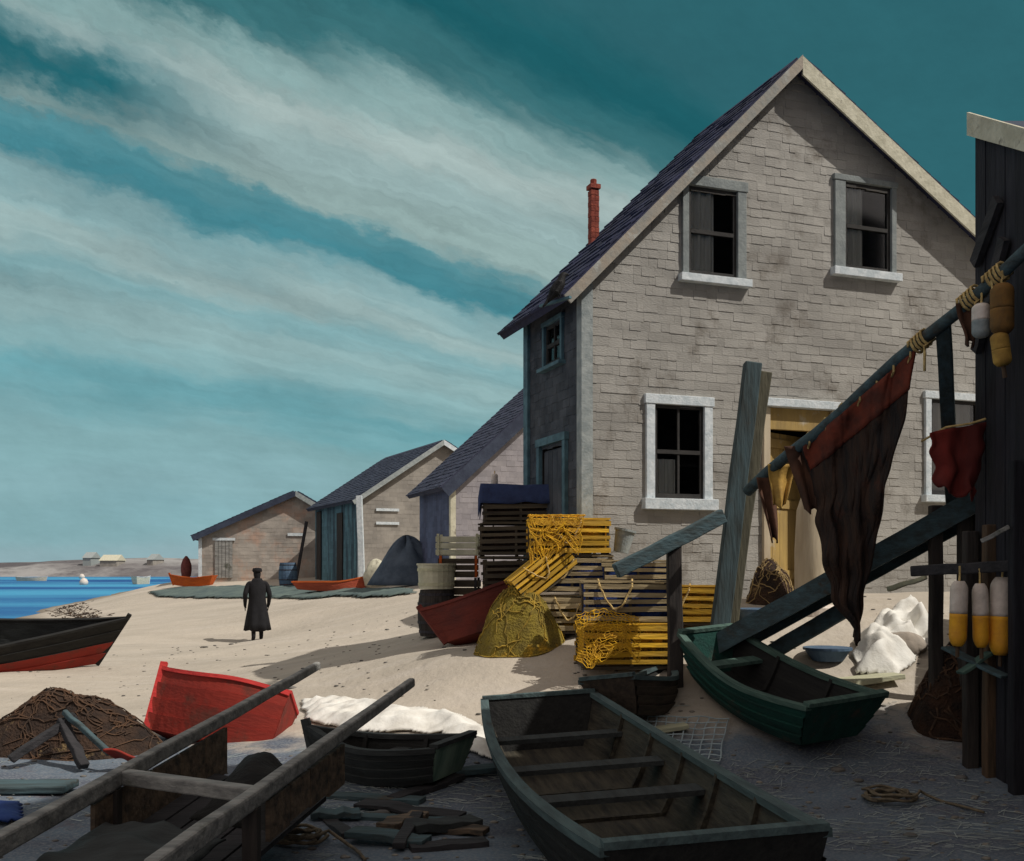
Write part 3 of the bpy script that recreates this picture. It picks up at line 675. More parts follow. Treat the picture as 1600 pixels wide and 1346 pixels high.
# moored boats and floats far out
def sea(px, py): return at(px, py, (CZ-WATER)*F/(py-HY))+Vector((0, 0, -.05))
boat('moored_boat', 'pale moored boat at far left on the blue water', sea(50, 908)+Vector((0, 0, 0)), R(2), 4.2, 1.0, 1.4, 0, .6, 'trim_cream', 'trim_white', detail=False, thwarts=())
boat('moored_boat', 'small white boat moored off the point of sand', sea(222, 913), R(70), 2.6, .9, 1.2, 0, .9, 'trim_cream', 'trim_white', detail=False, thwarts=())
# ------------------------------------------------------------------ lobster traps
def make_trap(name, lath, net, lining, tl=.95, tw=.52, th=.42, lid=None, head=None):
    r = thing(name, 'x', 'lobster trap', group='lobster traps stacked by the house')
    f = MB()
    for x in (-tl/2+.02, 0, tl/2-.02):
        for y in (-tw/2+.015, tw/2-.015): f.bar((x, y, .0), (x, y, th-.02), .03, .03)
        f.bar((x, -tw/2, .016), (x, tw/2, .016), .03, .03); f.bar((x, -tw/2, th-.03), (x, tw/2, th-.03), .03, .03)
    for y in (-tw/2+.03, tw/2-.03): f.bar((-tl/2-.02, y, -.012), (tl/2+.02, y, -.012), .045, .03)
    f.build('frame', 'wood_lath_dark', r)
    s = MB(); n = 7
    for k in range(n):
        y = -tw/2+tw*(k+.5)/n; s.bar((-tl/2-.015, y, th-.005+random.uniform(0, .012)), (tl/2+.015+random.uniform(-.03, .02), y+random.uniform(-.012, .012), th-.005+random.uniform(0, .012)), .055, .014, segs=3, wob=.003)
    for sy in (-1, 1):
        for k in range(5):
            z = .045+(th-.09)*k/4; s.bar((-tl/2-.015, sy*(tw/2+.006), z), (tl/2+.015+random.uniform(-.05, .02), sy*(tw/2+.006), z+random.uniform(-.022, .022)), .014, random.uniform(.038, .06), segs=3, wob=.003)
    for k in range(5):
        y = -tw/2+tw*(k+.5)/5; s.bar((-tl/2, y, .034), (tl/2, y, .034), .06, .012)
    s.build('lath_cage', lath, r)
    for sx in (-1, 1):
        e = MB(); x = sx*(tl/2-.002); m = 6
        for k in range(-m, m+1):
            d0 = k*tw/m
            pts = []
            for q in range(9):
                y = -tw/2+tw*q/8; z = .03+(q/8)*(th-.06)
                y2 = y+d0
                if -tw/2+.02 <= y2 <= tw/2-.02: pts.append((x-sx*.03*math.sin(math.pi*q/8), y2, z))
            if len(pts) > 1: e.tube(pts, .007, 4); e.tube([(p[0], -p[1], p[2]) for p in pts], .007, 4)
        e.build('net_head', head or net, r)
    b = MB(); nl = 14   # slack netting lining the trap
    vs_ = []
    for i_ in range(nl+1):
        for j_ in range(16):
            a = 2*math.pi*j_/16; ca, sa = math.cos(a), math.sin(a); k_ = 1/max(abs(ca), abs(sa))**.95
            x = -tl/2+.05+(tl-.1)*i_/nl; q_ = .92+.16*noise.noise(Vector((x*5, ca*1.6+len(s.v), sa*1.6)))
            vs_.append((x, ca*k_*q_*(tw/2-.03), th/2+.0+sa*k_*q_*(th/2-.03)))
    b.add(vs_, [(i_*16+j_, i_*16+(j_+1) % 16, (i_+1)*16+(j_+1) % 16, (i_+1)*16+j_) for i_ in range(nl) for j_ in range(16)]+[tuple(range(15, -1, -1)), tuple(nl*16+k for k in range(16))])
    b.build('netting', lining, r, smooth=True)
    wp_ = MB()
    for q in range(2):   # warp slung over the front laths
        x0 = random.uniform(-.35, .1); w_ = random.uniform(.2, .4); pts = [(x0+w_*t/12, -tw/2-.03-.012*math.sin(t), th*.9-.24*math.sin(math.pi*t/12)*(1+.3*q)+.01*math.sin(t*2)) for t in range(13)]
        wp_.tube([(x0-.01, -tw/2+.06, th+.03)]+pts+[(x0+w_+.01, -tw/2+.06, th+.03)], .011, 5); break
    wp_.build('warp', 'rope' if lining != 'net_dark' else 'twine_b', r)
    if lid:
        l = MB(); l.box(-tl/2-.02, tl/2+.02, -tw/2-.02, tw/2+.02, th+.014, th+.04); l.build('lid', lid, r)
    return r
protoY = make_trap('lobster_trap', 'wood_lath_yellow', 'twine_y', 'lining_y', head='twine_y')
protoB = make_trap('lobster_trap', 'wood_lath', 'blue_net', 'blue_net', head='blue_net')
protoD = make_trap('lobster_trap', 'wood_lath_dark', 'twine_b', 'net_dark', head='twine_b')
protoL = make_trap('lobster_trap', 'wood_lath', 'twine_y', 'lining_y', lid='wood_sand', head='twine_t')
used = set()
def trap(proto, loc, yaw, label, roll=0, pitch=0, sc=1.0):
    o = proto if id(proto) not in used else copy_tree(proto)
    used.add(id(proto)); o.location = loc; o.rotation_euler = (roll, pitch, yaw+(math.pi if not pitch and random.random() < .5 else 0)); o.scale = (sc, sc, sc); o['label'] = label
    return o
tF = gp(978, 11.15); zF = tF.z+.05
trap(protoY, (tF.x, tF.y, zF), R(6), 'yellow lath trap at the bottom front of the stack behind the short post', sc=1.08)
trap(protoB, (tF.x+.02, tF.y+.05, zF+.47), R(1), 'pale lath trap with blue netting second from the sand in the front stack', sc=1.02)
tC = gp(890, 12.2); zC = tC.z+.04
trap(protoL, (tC.x+.05, tC.y, zC), R(4), 'pale trap with board lid at the foot of the stack beside the house corner')
trap(protoB, (tC.x+.03, tC.y+.05, zC+.46), R(-3), 'pale trap with blue netting just beneath the topmost yellow trap')
trap(protoY, (tC.x-.02, tC.y+.02, zC+.905), R(3), 'yellow trap on the very top of the tall stack below the house corner', sc=.98)
tT = gp(846, 12.15)
trap(protoY, (tT.x+.1, tT.y-.02, tT.z+.72), R(12), 'tilted yellow trap leaning on edge over the olive net heap', roll=R(0), pitch=R(-38), sc=.8)
tR = gp(1075, 11.9); trap(protoY, (tR.x-.1, tR.y+.1, tR.z+.05), R(-10), 'yellow trap behind the foot of the leaning timbers')
tB = gp(1000, 11.9); trap(protoB, (tB.x-.05, tB.y+.12, tB.z+.45), R(5), 'small pale trap with blue netting standing beneath the low rail', sc=.85)
tD = gp(805, 13.9); zD = tD.z+.03
for k, lb_ in enumerate(['dark trap at the bottom of the black stack under the navy tarp', 'dark trap second from the sand under the navy tarp', 'dark trap third from the sand under the navy tarp', 'dark trap directly beneath the navy tarp']):
    trap(protoD, (tD.x+random.uniform(-.04, .04)+.02*k, tD.y, zD+k*.46), R(random.uniform(-5, 5)), lb_, sc=1.03)
# open yellow netting flung over the fronts of the stacks
def mesh_net(name, label, fn, nu, nv, rad, m, loc):
    mb = MB(); rnd = random.Random(nu*7+nv)
    for i in range(nu+1): mb.tube([fn((i+.35*math.sin(j*1.9+i))/nu, j/nv) for j in range(nv+1)], rad, 4)
    for j in range(nv+1): mb.tube([fn(i/nu, (j+.35*math.sin(i*2.3+j))/nv) for i in range(nu+1)], rad, 4)
    for _ in range(12):
        u, v = rnd.random(), rnd.random(); mb.tube([fn(min(1, max(0, u+.05*math.sin(t*1.3+_))), min(1, max(0, v+.05*math.cos(t*1.7)+.02*t*(1 if _ % 2 else -1)))) for t in range(9)], rad*1.6, 5)
    o = mb.build(name, m, off=loc); o.location = loc
    return tag(o, label, 'fishing net')
def n1(u, v):
    x = tC.x-.50+.66*u+(.12*noise.noise(Vector((u*4, v*4, 1)))-.1*(u-.5)*v); k = v*1.0
    fr = min(1, max(0, (k-.22)/.78)); 
    return Vector((x, tC.y+.20-.50*min(1, k/.22)-.03*abs(noise.noise(Vector((u*6, v*6, 2)))), zC+.905+.44-.62*fr*(.75+.5*noise.noise(Vector((u*4, 7, 1)))+.25*math.sin(u*5+.6))+.02))
mesh_net('fishing_net', 'yellow open net flung over the topmost yellow trap', n1, 17, 17, .004, 'twine_y', tC)
def n2(u, v):
    x = tF.x-.56+.66*u+.05*noise.noise(Vector((u*4, v*4, 5)))
    return Vector((x, tF.y-.33-.04*abs(noise.noise(Vector((u*6, v*6, 4))))-.10*v, zF+.62-.16*abs(u-.4)-.56*v*(.85+.5*noise.noise(Vector((u*4, 2, 1)))+.2*math.sin(u*6))))
mesh_net('fishing_net', 'yellow open net hanging down the bottom front trap', n2, 17, 16, .004, 'twine_y', tF)
# tarp over dark stack
def sheet(name, fn, nu, nv, m, parent=None, solid=.012, smooth=True):
    mb = MB(); mb.add([fn(i/nu, j/nv) for j in range(nv+1) for i in range(nu+1)], [(j*(nu+1)+i, j*(nu+1)+i+1, (j+1)*(nu+1)+i+1, (j+1)*(nu+1)+i) for j in range(nv) for i in range(nu)])
    return mb.build(name, m, parent, smooth=smooth, solid=solid)
zt_ = zD+4*.46+.0
def tarp(u, v):
    x = (u-.5)*1.25; y = (v-.5)*.9
    ex = max(0, abs(x)-.5); ey = max(0, abs(y)-.29)
    drop = (ex+ey)*1.5
    return (tD.x+.04+x-(math.copysign(ex*.75, x)), tD.y+y-(math.copysign(ey*.75, y)), zt_+.03-drop+.025*noise.noise(Vector((x*5, y*5, 2)))*(1+3*(ex+ey)))
tag(sheet('tarpaulin', tarp, 40, 30, 'tarp_navy'), 'navy tarpaulin folded over the top of the dark trap stack', 'tarpaulin')
# ------------------------------------------------------------------ heaps of net and cloth
def heap(name, label, cat, c, rx, ry, h, m, twine, seed, n=90, rough=.35, yaw=0, tr_=.008):
    root = thing(name, label, cat, c)
    mb = MB(); rings = 22; sg = 40; vs = []
    def surf(rr, a):
        lx = rx*rr*math.cos(a); ly = ry*rr*math.sin(a)
        k = 1+.22*noise.noise(Vector((math.cos(a)*1.3, math.sin(a)*1.3, seed)))
        lx *= k; ly *= k
        x = lx*math.cos(yaw)-ly*math.sin(yaw); y = lx*math.sin(yaw)+ly*math.cos(yaw)
        nn = noise.noise(Vector((lx*2.6, ly*2.6, seed)))*rough+noise.noise(Vector((lx*7, ly*7, seed+3)))*rough*.45+abs(noise.noise(Vector((lx*14, ly*14, seed+7))))*rough*.25
        z = h*(1-rr**2.2)*(1+nn)
        return (x, y, z+gz(c[0]+x, c[1]+y)-c[2]-.04*rr)
    for i in range(rings+1):
        for j in range(sg): vs.append(surf(i/rings, 2*math.pi*j/sg))
    fs = [(i*sg+j, i*sg+(j+1) % sg, (i+1)*sg+(j+1) % sg, (i+1)*sg+j) for i in range(rings) for j in range(sg)]
    mb.add(vs, fs); mb.build('net_mass', m, root, smooth=True)
    tw = MB(); rnd = random.Random(seed)
    for k in range(n):
        a = rnd.uniform(0, 6.28); r0 = rnd.uniform(.1, .95); pts = []
        da = rnd.uniform(-.12, .12); dr_ = rnd.uniform(-.05, .05)
        for q in range(12):
            a += da+rnd.uniform(-.1, .1); r0 = min(.98, max(.03, r0+dr_+rnd.uniform(-.02, .02)))
            p = surf(r0, a); pts.append((p[0], p[1], p[2]+.012+.012*rnd.random()))
        tw.tube(pts, tr_*rnd.uniform(.7, 1.6), 4)
    t = tw.build('loose_twine', twine, root); t['kind'] = 'stuff'
    return root
heap('net_heap', 'olive and yellow heap of fishing net before the trap stacks', 'fishing net', gp(812, 12.0), .56, .4, .74, 'net_olive', 'twine_o', 3, 110, .22, tr_=.006)
heap('net_heap', 'brown tangled net heap at the lower left beside the red dory', 'fishing net', gp(112, 10.0), .98, .6, .5, 'net_brown', 'twine_b', 31, 190, .28, tr_=.006)
heap('net_heap', 'dark brown net heap under the hanging buoys at the right', 'fishing net', ground(1520, 1140)+Vector((0.06, .15, -.05)), .56, .45, .74, 'net_dark', 'twine_b', 14, 120, .25)
heap('net_heap', 'small tan net bundle beside the door of the grey house', 'fishing net', gp(1205, 12.9), .34, .3, .5, 'net_brown', 'twine_t', 21, 60, .4, tr_=.005)
def drape(name, label, cat, pts, amp, m, seed, res=.045, lift=.03):
    cx = sum(p.x for p in pts)/len(pts); cy = sum(p.y for p in pts)/len(pts); c = Vector((cx, cy, gz(cx, cy)))
    poly = [(p.x-cx, p.y-cy) for p in pts]
    def dist(x, y):
        ins = False; dm_ = 1e9; n = len(poly)
        for i in range(n):
            x1, y1 = poly[i]; x2, y2 = poly[(i+1) % n]
            if (y1 > y) != (y2 > y) and x < (x2-x1)*(y-y1)/(y2-y1)+x1: ins = not ins
            l2 = (x2-x1)**2+(y2-y1)**2; t = max(0, min(1, ((x-x1)*(x2-x1)+(y-y1)*(y2-y1))/l2))
            dm_ = min(dm_, math.hypot(x-x1-t*(x2-x1), y-y1-t*(y2-y1)))
        return dm_ if ins else -dm_
    x0, x1 = min(p[0] for p in poly), max(p[0] for p in poly); y0, y1 = min(p[1] for p in poly), max(p[1] for p in poly)
    nx_, ny_ = int((x1-x0)/res)+2, int((y1-y0)/res)+2; idx = {}; vs = []; fs = []
    for j in range(ny_+1):
        for i in range(nx_+1):
            x = x0+i*res; y = y0+j*res; dd = dist(x, y)+.05*noise.noise(Vector((x*4, y*4, seed)))
            if dd < -.01: continue
            e = min(1, max(0, dd)/.16)
            rdg = math.sqrt(noise.noise(Vector((x*2.2+.6*y, y*4.2, seed)))**2+.006)
            rdg2 = math.sqrt(noise.noise(Vector((x*5.0-y, y*7, seed+4)))**2+.006)
            idx[i, j] = len(vs); vs.append((x, y, gz(cx+x, cy+y)-c.z+lift+amp*e*(1.25-1.7*rdg-.5*rdg2)))
    for (i, j) in idx:
        if (i+1, j) in idx and (i, j+1) in idx and (i+1, j+1) in idx: fs.append((idx[i, j], idx[i+1, j], idx[i+1, j+1], idx[i, j+1]))
    mb = MB(); mb.add(vs, fs); o = mb.build(name, m, smooth=True, solid=.014); o.location = c
    return tag(o, label, cat)
drape('sail_cloth', 'long white sail spread on the sand behind the skiff', 'sail', [ground(a, b) for a, b in ((470, 1098), (550, 1098), (640, 1112), (720, 1122), (782, 1160), (778, 1196), (715, 1176), (690, 1150), (560, 1150), (480, 1130))], .09, 'sail_white', 4, .022)
drape('sail_cloth', 'crumpled white sail beneath the hanging brown cloth', 'sail', [ground(a, b) for a, b in ((1335, 1058), (1334, 1008), (1370, 980), (1430, 958), (1462, 985), (1450, 1022), (1402, 1064))], .26, 'sail_white', 9, .02)
o = drape('flat_strip', 'long flat grey green strip on the sand before the sheds', 'beach_strip', [ground(a, b) for a, b in ((228, 927), (290, 919), (400, 916), (520, 917), (645, 922), (655, 930), (560, 937), (420, 936), (300, 937), (245, 935))], .05, 'beach_strip', 12, .16, .03)  # flat strip of grey green laid over the sand
o['kind'] = 'stuff'
# ------------------------------------------------------------------ timbers and spar
def timber(name, label, cat, a, b, w, h, m, taper=1.0, wob=.006, n=6, bevel=.012):
    a, b = Vector(a), Vector(b); mb = MB(); mb.bar(a, b, w, h, taper=taper, segs=n, wob=wob)
    o = mb.build(name, m, off=a, bevel=bevel); o.location = a
    return tag(o, label, cat)
bA = gp(1112, 10.75); tA = at(1176, 568, 11.0)
timber('leaning_post', 'thick teal grey timber leaning upright in front of the house door', 'post', bA+Vector((0, 0, -.25)), tA, .15, .19, 'wood_teal', .95)
bA2 = gp(1128, 11.05); timber('leaning_post', 'olive grey timber leaning just behind the teal one', 'post', bA2+Vector((.02, .12, -.25)), at(1194, 582, 11.35), .12, .17, 'wood_olive', .95)
pB = gp(1056, 10.6); timber('short_post', 'short dark post holding up the low rail beside the traps', 'post', pB+Vector((0, 0, -.2)), at(1053, 838, 10.6), .14, .15, 'wood_dark_z', .95)
timber('low_rail', 'teal rail sloping from the traps up to the leaning timber', 'rail', at(962, 893, 10.35), at(1130, 806, 10.72), .09, .15, 'wood_teal_x')
spA, spB = at(1168, 768, 10.4), at(1612, 385, 7.55)
def spar(px):
    k = (px-1168)/(1612-1168); # perspective-correct walk along the spar
    lo, hi = 0, 1
    for _ in range(40):
        m_ = (lo+hi)/2; p = spA.lerp(spB, m_); x = CX+F*p.x/p.y
        if x < px: lo = m_
        else: hi = m_
    return spA.lerp(spB, lo)
mb = MB(); mb.tube([spA.lerp(spB, i/10)+Vector((0, 0, .02*math.sin(i*1.3))) for i in range(11)], .058, 10, .05)
o = mb.build('spar', 'wood_teal_x', off=spA, smooth=True); o.location = spA; tag(o, 'long wooden spar slanting up from the leaning timber to the black shack', 'spar')
pS = spar(1481)
# rope lashings on the spar
for px, lab in ((1428, 'rope lashing at the top of the hanging brown cloth'), (1505, 'rope lashing on the spar above the blue post'), (1545, 'rope lashing on the spar beside the black shack')):
    p = spar(px); d_ = (spB-spA).normalized(); mb = MB()
    x_ = d_.cross(Vector((0, 0, 1))).normalized(); y_ = x_.cross(d_)
    mb.tube([p+d_*(.012*t/3)+x_*(.07*math.cos(t*.7))+y_*(.07*math.sin(t*.7)) for t in range(42)]+[p+d_*.17+x_*.05-Vector((0, 0, .1+.05*q)) for q in range(5)], .012, 5)
    o = mb.build('rope_lashing', 'rope', off=p, smooth=True); o.location = p; tag(o, lab, 'rope', 'rope lashings on the spar')
# hanging brown cloth
cR, cL = spar(1427), spar(1252); bot = at(1382, 1005, 9.55)
def pick(tab, v):
    for (a, p), (b, q) in zip(tab, tab[1:]):
        if v <= b: k = (v-a)/(b-a); k = k*k*(3-2*k)*.4+k*.6; return p+(q-p)*k
    return tab[-1][1]
LE = [(0, 0), (.1, .10), (.3, .20), (.5, .22), (.8, .38), (1, .72)]; RE = [(0, 0), (.2, -.02), (.45, -.07), (.7, -.09), (1, -.13)]
def cloth(u, v):
    """hangs from the spar; both edges sweep in to the gathered foot"""
    top = cL.lerp(cR, u)+Vector((0, -.03, -.05)); k = (bot.x-cL.x)
    xl = cL.x+pick(LE, v)*.92*k+.035*noise.noise(Vector((v*9, 1, 2)))*min(1, v*6); xr = cR.x+pick(RE, v)+.05*noise.noise(Vector((v*8, 5, 2)))*min(1, v*6)
    zb = bot.z+.16*abs(u-.5)+.06*noise.noise(Vector((u*9, 3, 1)))
    y0 = top.y+(bot.y-top.y)*v
    return (xl+(xr-xl)*u, y0+.05*math.sin(u*15+v*2.6+1.5*math.sin(v*5))*(.3+v*.7)*(1-.45*v)+.05*noise.noise(Vector((u*9, v*3, 8)))+.03*noise.noise(Vector((u*22, v*9, 4)))+.11*noise.noise(Vector((u*4, v*6, 3))), top.z+(zb-top.z)*v)
hc = thing('hanging_cloth', 'long dark brown sailcloth hung from the spar and gathered to a point', 'sailcloth', cL)
mbs = sheet('cloth_body', lambda u, v: tuple(Vector(cloth(u, v))-cL), 70, 60, 'cloth_brown', hc, .02)
def hem(u, v):
    p = Vector(cloth(u, v*.13)); p.y -= .035; p.z += .03
    return tuple(p-cL)
sheet('cloth_hem', hem, 60, 6, 'cloth_rust', hc, .02)
mb = MB()
for px in range(1262, 1424, 26):
    p = spar(px)-cL; mb.tube([p+Vector((.0, .07*math.cos(t*.9), .075*math.sin(t*.9)-.01)) for t in range(9)], .011, 5)
mb.build('lacing', 'rope', hc)
# little umber rags near the lower end
def rag(name, label, p, w, h, m, tipx=0, seed=1, yaw=0):
    p = Vector(p)
    def fn(u, v):
        ww = w*(1-v*.65); return ((u-.5)*ww+tipx*v, .035*math.sin(u*9+seed)*(.3+v)+.02*math.sin(v*6), -h*v+.03*math.sin(u*7+seed)*v)
    o = sheet(name, fn, 16, 16, m, None, .014); o.location = p; o.rotation_euler.z = yaw
    return tag(o, label, 'cloth')
rag('hanging_rag', 'umber rag hung low on the spar beside the brown cloth', spar(1245)+Vector((0, -.04, .02)), .26, .62, 'cloth_umber', .12, 2)
rag('hanging_rag', 'narrow umber rag hung at the very foot of the spar', spar(1196)+Vector((0, -.04, -.02)), .2, .62, 'cloth_umber', .08, 5)
rag('hanging_rag', 'ochre rag hung between the two umber rags', spar(1222)+Vector((.02, .06, -.02)), .28, .42, 'buoy_ochre', -.03, 7)
rag('hanging_rag', 'short dark umber rag hung high on the spar beside the blue post', spar(1505)+Vector((0, -.05, 0)), .17, .32, 'cloth_umber', .02, 4)
# red cloth on a line across the right window
p = at(1497, 668, 8.5)
def redc(u, v): return ((u-.5)*.52*(1-.28*v)+.05*noise.noise(Vector((v*4, u*2, 6))), .035*math.sin(u*13+2*v)*(.4+v)+.03*noise.noise(Vector((u*6, v*3, 2))), -.02-.62*v*(1-.3*abs(u-.65)+.22*noise.noise(Vector((u*5, 1, 3))))+.10*(u-.3)*(1-v))
o = sheet('red_cloth', redc, 24, 20, 'cloth_red', None, .014); o.location = p; o.scale = (.9, .9, .92); tag(o, 'dark red cloth hung in front of the right ground floor window', 'cloth')
mb = MB(); pa, pb2 = pS+Vector((0, .1, -.95)), SP+Vector((.1, -.0, 2.8))
mb.tube([at(1440, 690, 8.7)-p, Vector((-.1, 0, .0)), Vector((.1, 0, .03)), at(1540, 655, 8.35)-p], .01, 5); o = mb.build('clothes_line', 'rope', smooth=True); o.location = p; tag(o, 'thin rope line carrying the red cloth', 'rope')
# ------------------------------------------------------------------ buoys
def buoy(name, label, top, r, h, mA, mB_, split=.5, rope=.12, tilt=(0, 0, 0), group=None, stick=True):
    root = thing(name, label, 'buoy', top, tilt, group)
    prof = lambda t: r*(1-max(0, (t-.0)-.86)**2*22-max(0, .16-t)**2*18)
    def part(t0, t1):
        pr = []
        for i in range(11):
            t = t0+(t1-t0)*i/10; pr.append((max(.012, prof(1-t)), -h*t))
        return pr
    m1 = MB(); m1.lathe(part(0, split), n=18); m1.build('upper_body', mA, root, smooth=True)
    m1 = MB(); m1.lathe(part(split+.002, 1), n=18); m1.build('lower_body', mB_, root, smooth=True)
    m1 = MB(); m1.tube([(0, 0, -.01), (.004, .003, rope*.5), (0, 0, rope)], .008, 5); m1.build('becket', 'rope', root)
    if stick: m1 = MB(); m1.tube([(0, 0, -h+.005), (0, 0, -h-.09)], .016, 6); m1.build('spindle', 'wood_brown', root)
    return root
grp = 'white and yellow buoys on the rack'
rkY = 8.25
for px, y0, y1, r, lab in ((1499, 908, 1010, .068, 'white and yellow buoy leftmost of the three on the dark rack'), (1531, 912, 1012, .062, 'white and yellow buoy in the middle of the dark rack'), (1566, 902, 1024, .088, 'largest white and yellow buoy at the right end of the rack')):
    tp = at(px, y0, rkY); buoy('lobster_buoy', lab, tp, r, (y1-y0)/F*rkY, 'buoy_white', 'buoy_yellow', .5, .12, (0, R(random.uniform(-5, 5)), 0), grp)
g2 = 'buoys hung along the spar'
buoy('lobster_buoy', 'brown wooden buoy hung highest on the spar against the black shack', spar(1556)+Vector((0, -.1, -.08)), .085, .38, 'buoy_brown', 'buoy_brown', .5, .1, (0, 0, 0), g2, False)
buoy('lobster_buoy', 'whitish oval buoy hung on the spar beside the ochre one', spar(1526)+Vector((0, -.08, -.1)), .07, .26, 'buoy_white', 'trim_grey', .5, .12, (0, 0, 0), g2, False)
buoy('lobster_buoy', 'ochre buoy hung lowest from the spar by the shack corner', spar(1545)+Vector((0, -.16, -.42)), .066, .25, 'buoy_ochre', 'buoy_ochre', .5, .4, (0, R(-8), 0), g2)
timber('buoy_rack', 'dark horizontal beam carrying the white and yellow buoys', 'rack', at(1425, 893, rkY+.5), at(1600, 884, rkY-.25), .07, .09, 'wood_dark')
# rack legs and wharf posts
for px, Y, y0, lab, m_ in ((1462, 9.5, 790, 'dark wharf post left of the buoys', 'wood_dark_z'), (1516, 8.72, 830, 'dark wharf post between the first two buoys', 'wood_dark_z'), (1548, 8.48, 820, 'brownish wharf post between the last two buoys', 'wood_brown'), (1590, 8.02, 720, 'heavy black post at the right edge before the shack', 'wood_black')):
    b_ = gp(px, Y); timber('wharf_post', lab, 'post', b_+Vector((0, 0, -.2)), at(px, y0, Y), .1, .11, m_)
# ------------------------------------------------------------------ ramp up to the shack
rA, rB = at(1098, 1008, 11.1), at(1640, 725, 9.25)
rA.z = gz(rA.x, rA.y)+.05
rp = thing('gangway_ramp', 'long dark plank gangway rising to the right with teal edges', 'gangway', rA)
dv = (rB-rA); dn = dv.normalized(); sd = Vector((dn.y, -dn.x, 0)).normalized(); upv = sd.cross(dn)
if upv.z < 0: upv = -upv
for k in range(3):
    mb = MB(); o_ = sd*((k-1)*.235); mb.bar(o_, dv*random.uniform(.97, 1)+o_, .22, .05, up=upv, segs=8, wob=.008); mb.build('plank', 'wood_dark', rp)
for s_ in (-1, 1):
    mb = MB(); o_ = sd*(s_*.385); mb.bar(o_-upv*.02, dv+o_-upv*.02, .05, .2, up=upv, segs=6, wob=.006); mb.build('stringer', 'wood_teal_x', rp)
for k in range(9):
    q = .08+.88*k/8; mb = MB(); mb.bar(dv*q-sd*.34+upv*.04, dv*q+sd*.34+upv*.04, .05, .03, up=upv); mb.build('cleat', 'wood_dark', rp)
for q in (.8,):
    for s_ in (-1, 1):
        p_ = rA+dv*q+sd*(.3*s_); mb = MB(); mb.bar(p_-rA-Vector((0, 0, .06)), Vector((p_.x, p_.y, gz(p_.x, p_.y)-.1))-rA, .09, .09); mb.build('trestle_leg', 'wood_dark_z', rp)
qq = .0
while CX+F*(rA+dv*qq).x/(rA+dv*qq).y < 1492: qq += .002
timber('spar_post', 'upright slate blue post standing on the gangway under the spar', 'post', rA+dv*qq+upv*.03, pS+Vector((.0, .09, -.02)), .115, .12, 'wood_teal')
g0 = ground(1190, 1038); timber('beam', 'dark loose beam with teal edge lying propped below the gangway', 'beam', g0+Vector((0, .05, .04)), at(1325, 950, 10.35), .13, .16, 'wood_teal_x')
timber('pale_pole', 'short pale grey pole propped on the wharf posts', 'pole', at(1388, 921, 9.6), at(1447, 902, 9.2), .05, .05, 'wood_pale', .8, bevel=.01)
timber('pale_pole', 'thin pale strut nailed above the buoys', 'pole', at(1533, 846, 8.1), at(1577, 823, 8.0), .03, .035, 'wood_grey', bevel=.006)
timber('teal_plank', 'short teal plank lying on the dark net heap', 'plank', at(1478, 1012, 8.6), at(1572, 1058, 8.1), .12, .025, 'wood_teal_x', bevel=.004)
timber('teal_plank', 'pale teal plank crossing another on the dark net heap', 'plank', at(1500, 1052, 8.3), at(1548, 1020, 8.35), .1, .025, 'gunwale_green', bevel=.004)
p0 = ground(1262, 1082); p1 = ground(1400, 1066)
timber('yellow_plank', 'pale yellow plank lying on the ground behind the green dory', 'plank', p0+Vector((0, 0, .05)), p1+Vector((0, 0, .05)), .34, .05, 'wood_pale', bevel=.006)
p0 = ground(1010, 1152); p1 = ground(1072, 1140)
timber('yellow_plank', 'short pale yellow board beside the brown dory', 'plank', p0+Vector((0, 0, .04)), p1+Vector((0, 0, .04)), .2, .04, 'wood_pale', bevel=.006)
# pale stone + basin near the sail, cream post by the door
def lump(name, label, cat, c, r, sx, sy, sz, m, seed):
    mb = MB(); rows = []
    for i in range(13):
        th_ = math.pi*i/12; rr = []
        for j in range(18):
            a = 2*math.pi*j/18; d_ = Vector((math.sin(th_)*math.cos(a), math.sin(th_)*math.sin(a), math.cos(th_)))
            k = r*(1+.28*noise.noise(d_*1.4+Vector((seed, 0, 0)))+.1*noise.noise(d_*4+Vector((seed, 3, 0)))); rr.append((d_.x*k*sx, d_.y*k*sy, d_.z*k*sz))
        rows.append(rr)
    mb.loft(rows); o = mb.build(name, m, smooth=True); o.location = c; return tag(o, label, cat)
lump('boulder', 'pale rounded boulder just behind the crumpled white sail', 'boulder', gp(1405, 10.9)+Vector((0, .1, .12)), .24, 1.25, .9, .75, 'stone', 2)
lump('boulder', 'low tan boulder at the foot of the net bundle', 'boulder', gp(1262, 12.5)+Vector((0, 0, .02)), .2, 1.3, .9, .5, 'stone', 6)
def tub(name, label, cat, c, r0, r1, h, m, n=22, band=None, wall=.02, tilt=(0, 0, 0)):
    root = thing(name, label, cat, c, tilt)
    mb = MB(); mb.lathe([(r0*.3, 0), (r0, 0), (r0+(r1-r0)*.5, h*.5), (r1, h), (r1-wall, h), (r1-wall*1.5, h*.9), (r0-wall, .03), (r0*.3, .03)], n=n); mb.build('body', m, root, smooth=False)
    if band:
        for q in (.2, .8):
            rr = r0+(r1-r0)*q+.004; mb = MB(); mb.lathe([(rr-.012, h*q-.02), (rr+.006, h*q-.02), (rr+.006, h*q+.02), (rr-.012, h*q+.02)], n=n); mb.build('hoop', band, root)
    mb = MB(); mb.lathe([(r1-wall*1.2, h-.004), (r1+.015, h-.004), (r1+.015, h+.022), (r1-wall*1.2, h+.022)], n=n); mb.build('rim', m, root)
    return root
tub('blue_basin', 'slate blue shallow basin on the sand below the gangway', 'basin', gp(1293, 10.9)+Vector((0, 0, .0)), .16, .24, .12, 'blue_paint')
